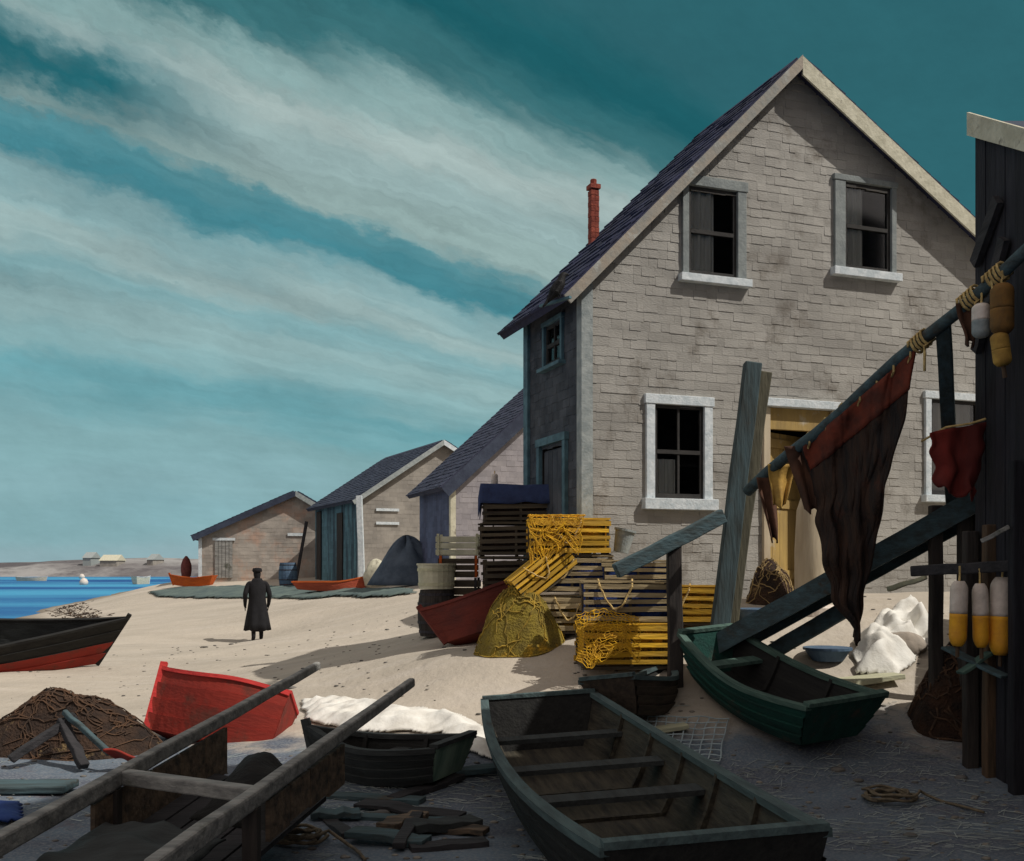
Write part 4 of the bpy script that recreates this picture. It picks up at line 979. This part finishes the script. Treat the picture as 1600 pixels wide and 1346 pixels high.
tub('blue_basin', 'slate blue basin among rubbish at the foot of the house', 'basin', gp(1186, 12.0)+Vector((0, 0, .0)), .2, .28, .15, 'blue_paint')
def barrel(name, label, c, r, h, m, hoop, tilt=(0, 0, 0)):
    root = thing(name, label, 'barrel', c, tilt); mb = MB()
    pr = [(.01, 0)]+[(r*(.86+.14*math.sin(math.pi*i/10)), h*i/10) for i in range(11)]+[(r*.78, h), (r*.78, h-.03), (.01, h-.03)]
    mb.lathe(pr, n=20); mb.build('staves', m, root)
    for q in (.1, .3, .7, .9):
        rr = r*(.86+.14*math.sin(math.pi*q))+.004; mb = MB(); mb.lathe([(rr-.01, h*q-.018), (rr+.005, h*q-.018), (rr+.005, h*q+.018), (rr-.01, h*q+.018)], n=20); mb.build('hoop', hoop, root)
    return root
c_ = gp(682, 14.6); barrel('dark_barrel', 'dark barrel carrying the cream tub at the left of the traps', c_, .27, .66, 'wood_dark_z', 'iron')
tub('cream_tub', 'cream tub standing on the dark barrel', 'tub', c_+Vector((0, 0, .67)), .25, .27, .34, 'tub_cream', band='wood_pale')
def crate(name, label, c, yaw, x, y, z, m, m2, lidless=True):
    root = thing(name, label, 'crate', c, (0, 0, yaw), 'crates piled beside the traps')
    mb = MB(); n = 3
    for k in range(n):
        z0 = .01+(z-.02)*k/n; z1 = z0+(z-.02)/n-.018
        mb.box(-x/2, x/2, -y/2, -y/2+.016, z0, z1); mb.box(-x/2, x/2, y/2-.016, y/2, z0, z1)
        mb.box(-x/2-.017, -x/2-.001, -y/2, y/2, z0, z1); mb.box(x/2+.001, x/2+.017, -y/2, y/2, z0, z1)
    mb.box(-x/2+.002, x/2-.002, -y/2+.018, y/2-.018, 0, .02); mb.build('slatted_sides', m, root)
    for sx in (-1, 1):
        for sy in (-1, 1):
            mb = MB(); mb.box(sx*(x/2-.02)-.018, sx*(x/2-.02)+.018, sy*(y/2+.01)-.009, sy*(y/2+.01)+.009, 0, z+.012); mb.build('corner_batten', m2, root)
    return root
c_ = gp(716, 14.9)
crate('fish_crate', 'dark crate at the bottom of the pile topped by a cream crate', c_, R(5), .56, .42, .36, 'wood_lath_dark', 'wood_dark')
crate('fish_crate', 'dark crate in the middle of the pile topped by a cream crate', c_+Vector((.02, 0, .375)), R(-4), .55, .42, .36, 'wood_lath_dark', 'wood_dark')
crate('fish_crate', 'dark crate directly beneath the cream crate', c_+Vector((0, 0, .75)), R(3), .55, .42, .3, 'wood_lath_dark', 'hull_orange')
crate('fish_crate', 'cream crate on top of the dark crates', c_+Vector((.01, 0, 1.065)), R(-2), .6, .44, .3, 'tub_cream', 'wood_pale')
# cream milk-churn like pillar by the door : a painted porch post with pale base
c_ = gp(1268, 12.4); pr = thing('porch_post', 'stout cream painted post with round pale base before the house door', 'post', c_)
hh = CZ-(770-HY)/F*12.4-c_.z
mb = MB(); mb.lathe([(.19, .05), (.2, .1), (.2, hh*.5), (.175, hh*.85), (.12, hh*.97), (.03, hh)], n=24); mb.build('shaft', 'cream', pr, smooth=True)
mb = MB(); mb.lathe([(.29, -.1), (.3, .03), (.27, .06), (.02, .062)], n=24); mb.build('base', 'buoy_white', pr)
# pot + cloth on the traps, white marker on dark stack
tub('grey_pail', 'pale grey pail standing on the right end of the tallest trap stack', 'pail', Vector((tC.x+.62, tC.y+.1, zC+.93)), .09, .12, .26, 'trim_grey', tilt=(0, R(12), 0))
buoy('lobster_buoy', 'small white buoy standing upright on the navy tarpaulin', Vector((tD.x-.28, tD.y-.05, zt_+.2)), .045, .18, 'buoy_white', 'buoy_white', .5, .04, (0, 0, 0), None, False)
# slate tarp heap between middle and near sheds; blue barrel; maroon channel buoy; white post
c_ = gp(634, 31)
def tarp2(u, v):
    a = 2*math.pi*u; rr = v; x = 1.15*rr*math.cos(a)*(1+.1*math.sin(3*a)); y = .8*rr*math.sin(a); 
    z = 1.35*(1-rr**1.7)*(1+.12*math.sin(5*a+rr*3))+.25*(x if x > 0 else 0)*(1-rr)
    return (x, y, z+.05)
o = sheet('covered_gear', tarp2, 40, 14, 'tarp_slate', None, .02); o.location = c_; tag(o, 'slate blue tarpaulin mound of gear against the middle shed', 'tarpaulin')
barrel('blue_barrel', 'slate blue barrel standing between the two farther sheds', gp(450, 40), .36, .95, 'blue_paint', 'iron')
c_ = gp(291, 46); mk = thing('channel_buoy', 'upright maroon channel buoy ashore beside the farthest shed', 'buoy', c_)
mb = MB(); mb.lathe([(.05, .1), (.2, .25), (.24, .5), (.23, .75), (.15, 1.0), (.04, 1.15)], n=16); mb.build('float', 'buoy_maroon', mk, smooth=True)
mb = MB(); mb.lathe([(.3, -.05), (.3, .08), (.06, .1)], n=16); mb.build('foot', 'iron', mk)
timber('white_post', 'white post standing at the corner of the middle shed', 'post', gp(566, 35.5), at(561, 775, 35.5), .2, .2, 'trim_white')
timber('leaning_pole', 'dark curved pole leaning on the farthest shed wall', 'pole', gp(462, 43)+Vector((0, 0, -.05)), at(479, 815, 43), .12, .12, 'wood_dark')
lump('white_bundle', 'white cloth bundle lying beside the white post', 'bundle', gp(588, 34)+Vector((0, 0, .35)), .5, .8, .6, 1.1, 'trim_cream', 4)
# ------------------------------------------------------------------ handcart lower left
hA0, hA1 = at(497, 1040, 9.0), at(-40, 1340, 4.7)
hB0, hB1 = at(644, 1066, 8.0), at(236, 1362, 4.5)
ct = thing('hand_barrow', 'long grey timber hand barrow with two raised shafts in the lower left', 'barrow', (hA1.x, hA1.y, 0)); cb = Vector((hA1.x, hA1.y, 0))
for a_, b_ in ((hA0, hA1), (hB0, hB1)):
    mb = MB(); mb.bar(a_-cb, b_-cb, .055, .07, taper=1.5, segs=8, wob=.005); mb.build('shaft', 'wood_grey', ct, bevel=.015)
def rail(k, s_): return (hA0.lerp(hA1, k) if s_ == 0 else hB0.lerp(hB1, k))-cb
for k in (.72,):
    mb = MB(); mb.bar(rail(k, 0)-Vector((0, 0, .005)), rail(k, 1)-Vector((0, 0, .005)), .09, .08, up=(0, 0, 1)); mb.build('crossbar', 'wood_grey', ct, bevel=.01)
for s_ in (0, 1):
    mb = MB()
    for n in range(4 if s_ else 5):
        k0 = (.40 if s_ else .42)+n*.075; k1 = k0+.07
        a_, b_ = rail(k0, s_)-Vector((0, 0, .065)), rail(k1, s_)-Vector((0, 0, .065)); d_ = Vector((.025, .0, 0))
        dz = Vector((0, 0, (-.20 if s_ else -.30)-random.uniform(0, .07)))
        mb.hexa([a_+dz, b_+dz, b_+dz+d_, a_+dz+d_, a_, b_, b_+d_, a_+d_])
    mb.build('side_boards', 'wood_rust', ct)
mb = MB()
for n in range(6):
    f0, f1 = n/6+.01, (n+1)/6-.01; P = lambda f_, k, z: rail(k, 0).lerp(rail(k, 1), f_)-Vector((0, 0, z))
    mb.hexa([P(f0, .46, .36), P(f1, .46, .36), P(f1, .95, .36), P(f0, .95, .36), P(f0, .46, .33), P(f1, .46, .33), P(f1, .95, .33), P(f0, .95, .33)])
mb.build('bed', 'wood_dark', ct)
for s_ in (0, 1):
    p_ = rail(.74, s_); w_ = p_+cb; mb = MB(); mb.bar(p_-Vector((0, 0, .05)), Vector((p_.x, p_.y, gz(w_.x, w_.y)-.05)), .08, .08); mb.build('leg', 'wood_dark_z', ct)
def ctarp(u, v):
    k = .78+.2*v; p_ = rail(k, 0).lerp(rail(k, 1), .08+.84*u)+cb
    return tuple(p_+Vector((0, 0, -.12+.07*noise.noise(Vector((u*4, v*4, 1)))-.10*abs(u-.5))))
o = sheet('dark_tarpaulin', ctarp, 30, 24, 'hull_dark', None, .01); tag(o, 'dark tarpaulin stuffed in the near end of the hand barrow', 'tarpaulin')
def ctarp2(u, v):
    k = .44+.2*v; p_ = rail(k, 0).lerp(rail(k, 1), .3+.62*u)+cb
    return tuple(p_+Vector((0, 0, -.34+.3*math.sin(math.pi*u)*math.sin(math.pi*v)+.05*noise.noise(Vector((u*5, v*5, 6))))))
o = sheet('dark_sack', ctarp2, 24, 20, 'hull_black', None, .02); tag(o, 'black sack slumped between the sides of the hand barrow', 'sack')
# crossed dark timbers + anchor on net heap, red scrap, teal plank, blue cloth
a_ = gp(60, 9.1); timber('dark_oar', 'thick dark oar leaning on the brown net heap', 'oar', a_+Vector((-.2, -.1, .1)), at(118, 1118, 9.35), .09, .07, 'wood_dark')
timber('dark_oar', 'dark oar crossing the brown net heap to the right', 'oar', gp(132, 9.0)+Vector((0, 0, .05)), at(96, 1125, 9.3), .09, .07, 'wood_dark')
timber('teal_oar', 'thin teal pole lying across the brown net heap', 'oar', at(100, 1112, 9.3), at(172, 1178, 9.0), .05, .05, 'wood_teal_x')
def red_s(u, v): return ((u-.5)*.30*(1-.3*v), (v-.5)*.16, .10*(1-v)-.05*(u-.3)+.02*math.sin(u*5))
o = sheet('red_scrap', red_s, 14, 10, 'hull_red', None, .02); o.location = at(193, 1190, 9.0); tag(o, 'scrap of red canvas beside the hand barrow shaft', 'canvas')
p0 = gp(-20, 8.1); p1 = gp(112, 8.1); timber('teal_plank', 'broad teal plank on the ground at the lower left edge', 'plank', p0+Vector((0, 0, .05)), p1+Vector((0, 0, .05)), .3, .06, 'wood_teal_x')
drape('blue_cloth', 'blue cloth scrap lying at the lower left edge', 'cloth', [ground(a, b) for a, b in ((-30, 1262), (36, 1262), (30, 1292), (-30, 1296))], .06, 'blue_cloth', 5)
# planks on the gravel
for (xa, ya, xb, yb, w_, lab) in ((500, 1245, 660, 1256, .16, 'grey plank sunk in the gravel behind the barrow'), (560, 1280, 735, 1292, .13, 'pale green plank on the gravel left of the punt'), (480, 1262, 545, 1312, .1, 'short dark plank lying aslant on the gravel'), (640, 1330, 760, 1322, .14, 'dark plank at the bottom edge left of the punt')):
    p0, p1 = ground(xa, ya), ground(xb, yb); timber('ground_plank', lab, 'plank', p0+Vector((0, 0, .01)), p1+Vector((0, 0, .02)), w_, .04, random.choice(['wood_teal_x', 'wood_grey', 'wood_dark']), bevel=.004)
rp_ = random.Random(77)
for k in range(11):
    px, py = rp_.uniform(430, 660), rp_.uniform(1215, 1335); p0 = ground(px, py); a_ = rp_.uniform(-.5, .6)+(1.2 if k % 4 == 0 else 0); l_ = rp_.uniform(.35, .95)
    p1 = p0+Vector((l_*math.cos(a_), l_*math.sin(a_), 0)); p1.z = gz(p1.x, p1.y)
    o = timber('driftwood_plank', 'weathered board among the dark wreckage between barrow and punt', 'plank', p0+Vector((0, 0, .02+.02*(k % 3))), p1+Vector((0, 0, .03+.05*rp_.random())), rp_.uniform(.07, .2), rp_.uniform(.025, .06), rp_.choice(['wood_dark', 'wood_teal_x', 'hull_dark', 'wood_rust', 'wood_dark']), wob=.012, bevel=.005)
    o['group'] = 'boards of the wreckage'
for px, py, r_, lab in ((470, 1318, .2, 'coil of old brown rope lying among the wreckage boards'), (1390, 1252, .24, 'coil of old brown rope lying alone on the dark gravel at right')):
    p0 = ground(px, py); mb = MB(); pts = []
    for t in range(150):
        a_ = t*.21; rr = r_*(.55+.45*((t*.37) % 7)/7*.6+.15*math.sin(t*.05)); pts.append((rr*math.cos(a_), rr*.95*math.sin(a_), .02+.055*t/150+.008*math.sin(t*.9)))
    pts += [(pts[-1][0]+.05*q, pts[-1][1]-.03*q*q*.4, max(.015, .07-.02*q)) for q in range(1, 7)]
    mb.tube(pts, .011, 6); o = mb.build('rope_coil', 'rope_old', smooth=True); o.location = p0; tag(o, lab, 'rope')
# square-mesh net on the ground between punt and green dory
nm = MB(); c_ = ground(1065, 1165)
for k in range(9):
    for ax in (0, 1):
        pts = []
        for q in range(17):
            a1, b1 = (k/8-.5), (q/16-.5)
            if ax: a1, b1 = b1, a1
            x = a1*.75+b1*.25; y = b1*.8-a1*.15
            x += .03*noise.noise(Vector((x*4, y*4, 1))); y += .03*noise.noise(Vector((x*4, y*4, 8)))
            pts.append((x, y, gz(c_.x+x, c_.y+y)-c_.z+.03+.03*abs(noise.noise(Vector((x*3, y*3, 2))))))
        nm.tube(pts, .006, 4)
o = nm.build('fishing_net', 'twine_w'); o.location = c_; tag(o, 'pale square mesh net spread beside the punt', 'fishing net')
# ------------------------------------------------------------------ ground litter
st = MB(); rnd = random.Random(5)
for _ in range(5200):
    Y = rnd.uniform(4.6, 10.2); x = rnd.uniform(-.2, .56)*Y if rnd.random() < .85 else rnd.uniform(-.55, .1)*Y
    if noise.noise(Vector((x*.8, Y*.8, 4))) < -.02: continue
    a = rnd.gauss(.35, .5) if rnd.random() < .6 else rnd.gauss(-.7, .3); l = rnd.uniform(.03, .2)
    z = gz(x, Y)+.008
    st.bar((x, Y, z), (x+l*math.cos(a), Y+l*math.sin(a), gz(x+l*math.cos(a), Y+l*math.sin(a))+.008+rnd.random()*.008), .0034, .003)
tag(st.build('straw', 'straw'), 'pale dry straw and seaweed strewn over the dark gravel', 'straw', kind='stuff')
pbm = MB()
for _ in range(2600):
    Y = rnd.uniform(4.6, 22)**1.0; x = rnd.uniform(-.56, .56)*Y; s_ = rnd.uniform(.006, .028)*(1 if rnd.random() < .93 else 2.2)
    if Y > 10 and rnd.random() < .6: continue
    z = gz(x, Y); rg = []
    for zz, rr in ((-.4, .7), (.25, 1), (.6, .55)):
        rg.append([(x+s_*rr*math.cos(2*math.pi*j/6+Y)*1.2, Y+s_*rr*math.sin(2*math.pi*j/6+Y), z+s_*zz*.8) for j in range(6)])
    pbm.loft(rg)
tag(pbm.build('pebbles', 'pebble', smooth=True), 'small pebbles scattered over sand and gravel', 'pebbles', kind='stuff')
wk = MB(); rnd = random.Random(9)
for _ in range(900):
    Y = rnd.uniform(13, 46); lineX = None
    for q in range(60):
        x = -30+q*.5
        if gz(x, Y) > WATER+.34: lineX = x; break
    if lineX is None: continue
    x = lineX+rnd.gauss(0, .35); z = gz(x, Y); a = rnd.uniform(0, 3.14); l = rnd.uniform(.05, .28)
    wk.bar((x, Y, z+.01), (x+l*math.cos(a), Y+l*math.sin(a), z+.02+rnd.random()*.03), rnd.uniform(.02, .05), .015)
tag(wk.build('seaweed', 'net_brown'), 'dark strands of seaweed left along the tide line', 'seaweed', kind='stuff')
# ------------------------------------------------------------------ person
pp = gp(402, 24.4)
ps = thing('person', 'person in a long dark coat and cap standing alone on the sand', 'person', pp, (0, 0, R(200)))
def skin(name, chains, m, parent, root_i=0, sub=2):
    vs, es, rs, ix = [], [], [], {}
    for ch in chains:
        prev = None
        for (p, r) in ch:
            key = tuple(round(c, 4) for c in p)
            if key not in ix: ix[key] = len(vs); vs.append(p); rs.append(r)
            i = ix[key]
            if prev is not None and prev != i: es.append((prev, i))
            prev = i
    me = bpy.data.meshes.new(name); me.from_pydata(vs, es, []); me.update()
    o = bpy.data.objects.new(name, me); col.objects.link(o); o.parent = parent
    sm = o.modifiers.new('skin', 'SKIN'); sm.use_smooth_shade = True
    if not me.skin_vertices: me.attributes
    for i, r in enumerate(rs):
        sv = me.skin_vertices[0].data[i]; sv.radius = (r, r) if not isinstance(r, tuple) else r; sv.use_root = (i == root_i)
    ss = o.modifiers.new('sub', 'SUBSURF'); ss.levels = sub; ss.render_levels = sub
    me.materials.append(M[m]); return o
pel = ((0, 0, .93), (.15, .12)); sh_ = ((0, 0, 1.3), (.17, .115))
chains = [[pel, ((0, 0, 1.12), (.145, .11)), sh_, ((0, -.005, 1.44), .06), ((0, -.02, 1.53), .08), ((0, -.025, 1.61), .1), ((0, -.015, 1.69), .075)]]
for s_ in (-1, 1):
    st_ = .1*s_   # mid-stride
    chains.append([pel, ((.09*s_, st_*.3, .84), .095), ((.1*s_, st_-.02, .48), .066), ((.105*s_, st_*1.5+.04, .1), .05), ((.11*s_, st_*1.5-.1, .04), .042)])
    hd_ = (.27*s_, -.14, .84)
    chains.append([sh_, ((.2*s_, 0, 1.39), .075), ((.285*s_, .04, 1.12), .062), ((.275*s_, -.08, .9), .045), (hd_, .038)])
    for dx, ln in ((-.03, .075), (-.01, .085), (.01, .08), (.028, .062)):
        chains.append([(hd_, .038), ((.272*s_, -.14+dx, .80), .011), ((.262*s_, -.15+dx, .80-ln), .009)])
    chains.append([(hd_, .038), ((.245*s_, -.18, .815), .012), ((.24*s_, -.195, .78), .009)])
skin('body', chains, 'black', ps)
mb = MB(); rg = []
for z, rx_, ry_, tw_ in ((.26, .30, .25, 0), (.42, .28, .235, .1), (.6, .255, .21, .2), (.8, .225, .185, .3), (.95, .205, .165, .3), (1.06, .195, .155, .3), (1.25, .215, .16, .3), (1.36, .215, .135, .3), (1.45, .13, .11, .3), (1.50, .105, .105, .3)):
    fo_ = max(0, (1.0-z))*.16
    rg.append([(rx_*math.cos(a)*(1+fo_*math.sin(7*a+tw_)), ry_*math.sin(a)*(1+fo_*math.sin(7*a+tw_)), z+(.02*math.sin(3*a) if z < .3 else 0)) for a in [2*math.pi*j/42 for j in range(42)]])
mb.loft(rg); mb.build('coat', 'black', ps, smooth=True)
mb = MB(); mb.lathe([(.105, 1.65), (.118, 1.69), (.1, 1.74), (.03, 1.755)], (0, -.02, 0), 16); mb.bar((0, -.1, 1.66), (0, -.18, 1.645), .16, .014); mb.build('cap', 'black', ps, smooth=True)
mb = MB(); mb.lathe([(.05, -.1), (.082, -.04), (.088, .02), (.07, .05)], (0, -.045, 1.61), 14)
mb.bar((0, -.125, 1.625), (0, -.155, 1.595), .022, .03); mb.build('face', 'skin', ps, smooth=True)
# ------------------------------------------------------------------ bird shape standing in for shade under the eave
Rm = Matrix.Rotation(A0, 4, 'Z'); cw = fp.P+Rm.to_3x3() @ Vector((-.14, .30, zl+.02)) if False else at(872, 462, 12.0)
cr = thing('shade_bird', 'black bird shape standing in for shade under the left eave corner of the grey house', 'shade figure', cw, (0, R(0), R(15)))
chn = [[((-.02, 0, .07), .075), ((.03, 0, .15), .062), ((.05, 0, .22), .045), ((.07, 0, .255), .042), ((.11, 0, .255), .016), ((.135, 0, .248), .006)], [((-.02, 0, .07), .075), ((-.07, 0, -.0), .05), ((-.14, 0, -.09), (.03, .02)), ((-.19, 0, -.15), (.026, .012))]]
skin('body', chn, 'bird_shade', cr)
for s_ in (-1, 1):
    mb = MB(); mb.loft([[(.03, s_*.068, .15), (.0, s_*.085, .14), (-.02, s_*.07, .16)], [(-.02, s_*.075, .02), (-.06, s_*.085, .03), (-.06, s_*.06, .06)], [(-.12, s_*.03, -.10), (-.13, s_*.035, -.09), (-.13, s_*.02, -.08)]]); mb.build('wing', 'bird_shade', cr)
    mb = MB(); mb.tube([(-.0, s_*.03, .03), (.02, s_*.03, -.03)], .007, 5); mb.build('leg', 'bird_shade', cr)
mb = MB(); mb.bar(at(872, 462, 12.0)+Vector((-.2, .3, -.05)), at(872, 462, 12.0)+Vector((.14, -.08, -.04)), .04, .03)
o = mb.build('bracket', 'trim_teal'); o['category'] = 'bracket'; o['label'] = 'short teal bracket added to hold the black bird shape'
# ------------------------------------------------------------------ far-off village on the far shore
def far_house(px, Y, w, h, m, roof, label, yaw=0):
    b_ = at(px, 885, Y); root = thing('far_house', label, 'house', (b_.x, Y, 1.0), (0, 0, yaw), 'houses on the far shore')
    mb = MB(); mb.box(-w/2, w/2, -2.5, 2.5, -1.2, h); mb.build('wall', m, root)
    mb = MB(); mb.add([(-w/2-.2, -2.7, h+.01), (w/2+.2, -2.7, h+.01), (-w/2-.2, 0, h+1.3), (w/2+.2, 0, h+1.3), (-w/2-.2, 2.7, h+.01), (w/2+.2, 2.7, h+.01)], [(0, 1, 3, 2), (2, 3, 5, 4), (0, 2, 4), (1, 5, 3), (0, 4, 5, 1)]); mb.build('roof', roof, root)
    return root
far_house(176, 224, 3.6, 2.0, 'shingle_tan', 'trim_cream', 'tan house near the middle of the far shore')
far_house(143, 226, 1.8, 2.6, 'trim_grey', 'trim_grey', 'whitish house left of the tan one on the far shore')
far_house(243, 226, 1.4, 2.2, 'shingle_tan', 'trim_grey', 'cream house at the right end of the far shore', -.15)
for px, py, lab in ((128, 904, 'white mooring float nearer the far shore'), (131, 914, 'white mooring float nearer the beach')):
    p_ = sea(px, py); mb = MB(); mb.lathe([(.05, -.2), (.45, .1), (.5, .4), (.3, .75), (.05, .85)], n=14); o = mb.build('mooring_float', 'buoy_white', smooth=True); o.location = p_; tag(o, lab, 'float', 'mooring floats')
# ------------------------------------------------------------------ sky and light
SUN_EL = R(50); sunh = Vector((.93, -.37)).normalized()
to_sun = Vector((sunh.x*math.cos(SUN_EL), sunh.y*math.cos(SUN_EL), math.sin(SUN_EL)))
sl_ = bpy.data.lights.new('sun', 'SUN'); sl_.energy = 3.5; sl_.angle = R(.5); sl_.color = (1, .95, .88)
so = bpy.data.objects.new('sun', sl_); col.objects.link(so); so.rotation_euler = to_sun.to_track_quat('Z', 'Y').to_euler(); so.location = (20, -10, 30)
wd = bpy.data.worlds.new('World'); scn.world = wd; wd.use_nodes = True
nt = wd.node_tree; N = nt.nodes; Lk = nt.links; bg = N['Background']
sky = N.new('ShaderNodeTexSky'); sky.sky_type = 'NISHITA'; sky.sun_disc = False; sky.sun_elevation = SUN_EL; sky.sun_rotation = math.atan2(sunh.x, sunh.y)
def mth(op, a, b=0.0, c=None, clamp=False):
    x = N.new('ShaderNodeMath'); x.operation = op; x.use_clamp = clamp
    for i, s in enumerate((a, b) if c is None else (a, b, c)):
        if isinstance(s, (int, float)): x.inputs[i].default_value = s
        else: Lk.new(s, x.inputs[i])
    return x.outputs[0]
tc = N.new('ShaderNodeTexCoord'); sp = N.new('ShaderNodeSeparateXYZ'); Lk.new(tc.outputs['Generated'], sp.inputs[0])
X, Y, Z = sp.outputs
den = mth('MAXIMUM', mth('SUBTRACT', mth('MULTIPLY', Y, .6), mth('MULTIPLY', X, .8)), .12)
wv = mth('DIVIDE', mth('MAXIMUM', Z, 0.0), den)             # which streak of the cirrus sheet
al = mth('DIVIDE', X, mth('MAXIMUM', Y, .15))                # how far along it
def nzs(sx, sy, det, ofs=0.0, ro=.55):
    cb_ = N.new('ShaderNodeCombineXYZ'); Lk.new(mth('MULTIPLY', wv, sx), cb_.inputs[0]); Lk.new(mth('MULTIPLY', al, sy), cb_.inputs[1]); cb_.inputs[2].default_value = ofs
    n = N.new('ShaderNodeTexNoise'); n.inputs['Scale'].default_value = 1; n.inputs['Detail'].default_value = det; n.inputs['Roughness'].default_value = ro; Lk.new(cb_.outputs[0], n.inputs[0])
    return mth('SUBTRACT', n.outputs['Fac'], .5)
def blot(sc, det, o_):
    c_ = N.new('ShaderNodeCombineXYZ'); Lk.new(mth('ADD', al, mth('MULTIPLY', Z, .8)), c_.inputs[0]); Lk.new(mth('MULTIPLY', Z, 1.9), c_.inputs[1]); c_.inputs[2].default_value = o_
    n = N.new('ShaderNodeTexNoise'); n.inputs['Scale'].default_value = sc; n.inputs['Detail'].default_value = det; n.inputs['Roughness'].default_value = .62; Lk.new(c_.outputs[0], n.inputs[0])
    return mth('SUBTRACT', n.outputs['Fac'], .5)
wv0 = wv
wv = mth('ADD', wv, mth('MULTIPLY', mth('ADD', mth('MULTIPLY', blot(6, 7, 33.0), .10), mth('MULTIPLY', blot(26, 6, 41.0), .05)), mth('MULTIPLY_ADD', wv, 1.6, .12, clamp=True)))
wp = mth('ADD', wv, mth('ADD', mth('MULTIPLY', nzs(5, 2.4, 4, 1.0), .12), mth('MULTIPLY', nzs(34, 4, 5, 5.0), .05)))
wp = mth('SUBTRACT', wp, mth('MULTIPLY', mth('MULTIPLY', al, .4), mth('MULTIPLY_ADD', wv, 5.0, -2.25, clamp=True)))
rmp = N.new('ShaderNodeValToRGB'); er = rmp.color_ramp; er.interpolation = 'EASE'
stops = [(0, (150, 178, 186)), (.05, (136, 174, 182)), (.10, (138, 174, 180)), (.15, (134, 172, 176)), (.20, (108, 160, 167)), (.235, (136, 172, 174)), (.27, (146, 176, 176)), (.31, (128, 166, 169)), (.345, (156, 180, 178)), (.385, (134, 168, 170)), (.415, (68, 130, 140)),
         (.45, (84, 140, 148)), (.485, (152, 176, 172)), (.56, (152, 176, 174)), (.63, (170, 188, 184)), (.70, (140, 170, 168)), (.77, (58, 112, 116)), (.86, (24, 90, 96)), (1.0, (44, 98, 104))]
while len(er.elements) < len(stops): er.elements.new(.5)
for e_, (p_, c_) in zip(er.elements, stops): e_.position = p_; e_.color = C(*c_)
Lk.new(wp, rmp.inputs[0])
# dark local streak high at the left
gz_ = mth('MULTIPLY', mth('MULTIPLY', mth('SUBTRACT', mth('ADD', wv, mth('MULTIPLY', nzs(16, 5, 4, 21.0), .1)), .515), 22), mth('MULTIPLY', mth('SUBTRACT', mth('ADD', wv, mth('MULTIPLY', nzs(16, 5, 4, 21.0), .1)), .515), 22))
m1 = mth('MULTIPLY', mth('POWER', 2.718, mth('MULTIPLY', gz_, -1)), mth('MULTIPLY_ADD', al, -7, -1.75, clamp=True))
mx = N.new('ShaderNodeMix'); mx.data_type = 'RGBA'; Lk.new(m1, mx.inputs[0]); Lk.new(rmp.outputs[0], mx.inputs[6]); mx.inputs[7].default_value = C(34, 104, 112)
# fine combed texture
ft = mth('ADD', mth('MULTIPLY', nzs(120, 7, 6, 9.0, .7), .34), mth('MULTIPLY', nzs(14, 9, 6, 2.0, .7), .42))
hi = mth('MULTIPLY', mth('MULTIPLY_ADD', wv, -2.2, 2.3, clamp=True), mth('MULTIPLY_ADD', wv, 3.2, .12, clamp=True))
ft = mth('ADD', mth('MULTIPLY', ft, mth('MULTIPLY_ADD', hi, .9, .1)), mth('ADD', mth('MULTIPLY', blot(5, 7, 3.0), .55), mth('MULTIPLY', blot(60, 4, 8.0), .14)))
br = mth('ADD', mth('ADD', ft, mth('MULTIPLY', mth('MULTIPLY', nzs(26, 1.6, 3, 13.0, .6), .75), hi)), 1.0)
vm = N.new('ShaderNodeVectorMath'); vm.operation = 'SCALE'; Lk.new(mx.outputs[2], vm.inputs[0]); Lk.new(br, vm.inputs['Scale'])
tint = N.new('ShaderNodeMix'); tint.data_type = 'RGBA'; tint.blend_type = 'MULTIPLY'; tint.inputs[0].default_value = 1; Lk.new(sky.outputs[0], tint.inputs[6]); tint.inputs[7].default_value = (.03, .07, .07, 1)
fin = N.new('ShaderNodeMix'); fin.data_type = 'RGBA'; fin.inputs[0].default_value = .9; Lk.new(tint.outputs[2], fin.inputs[6]); Lk.new(vm.outputs[0], fin.inputs[7])
ov1 = mth('MULTIPLY_ADD', Z, 5.0, -2.6, clamp=True); ov2 = mth('MULTIPLY_ADD', Y, -3.0, 1.0, clamp=True)
ovm = N.new('ShaderNodeMix'); ovm.data_type = 'RGBA'; Lk.new(mth('MAXIMUM', ov1, ov2), ovm.inputs[0]); Lk.new(fin.outputs[2], ovm.inputs[6]); ovm.inputs[7].default_value = C(182, 174, 170)
Lk.new(ovm.outputs[2], bg.inputs[0]); bg.inputs[1].default_value = 1.0
# ------------------------------------------------------------------ camera and view
cam = bpy.data.cameras.new('camera'); co = bpy.data.objects.new('camera', cam); col.objects.link(co)
co.location = (0, 0, CZ); co.rotation_euler = (R(90), 0, 0); cam.sensor_width = 36; cam.lens = 36*F/1600; cam.shift_y = (HY-673)/1600; cam.clip_end = 9000; cam.clip_start = .05
scn.camera = co
scn.view_settings.view_transform = 'Standard'; scn.view_settings.look = 'None'; scn.view_settings.exposure = 0; scn.view_settings.gamma = 1
scn.render.resolution_x, scn.render.resolution_y = 1024, 861
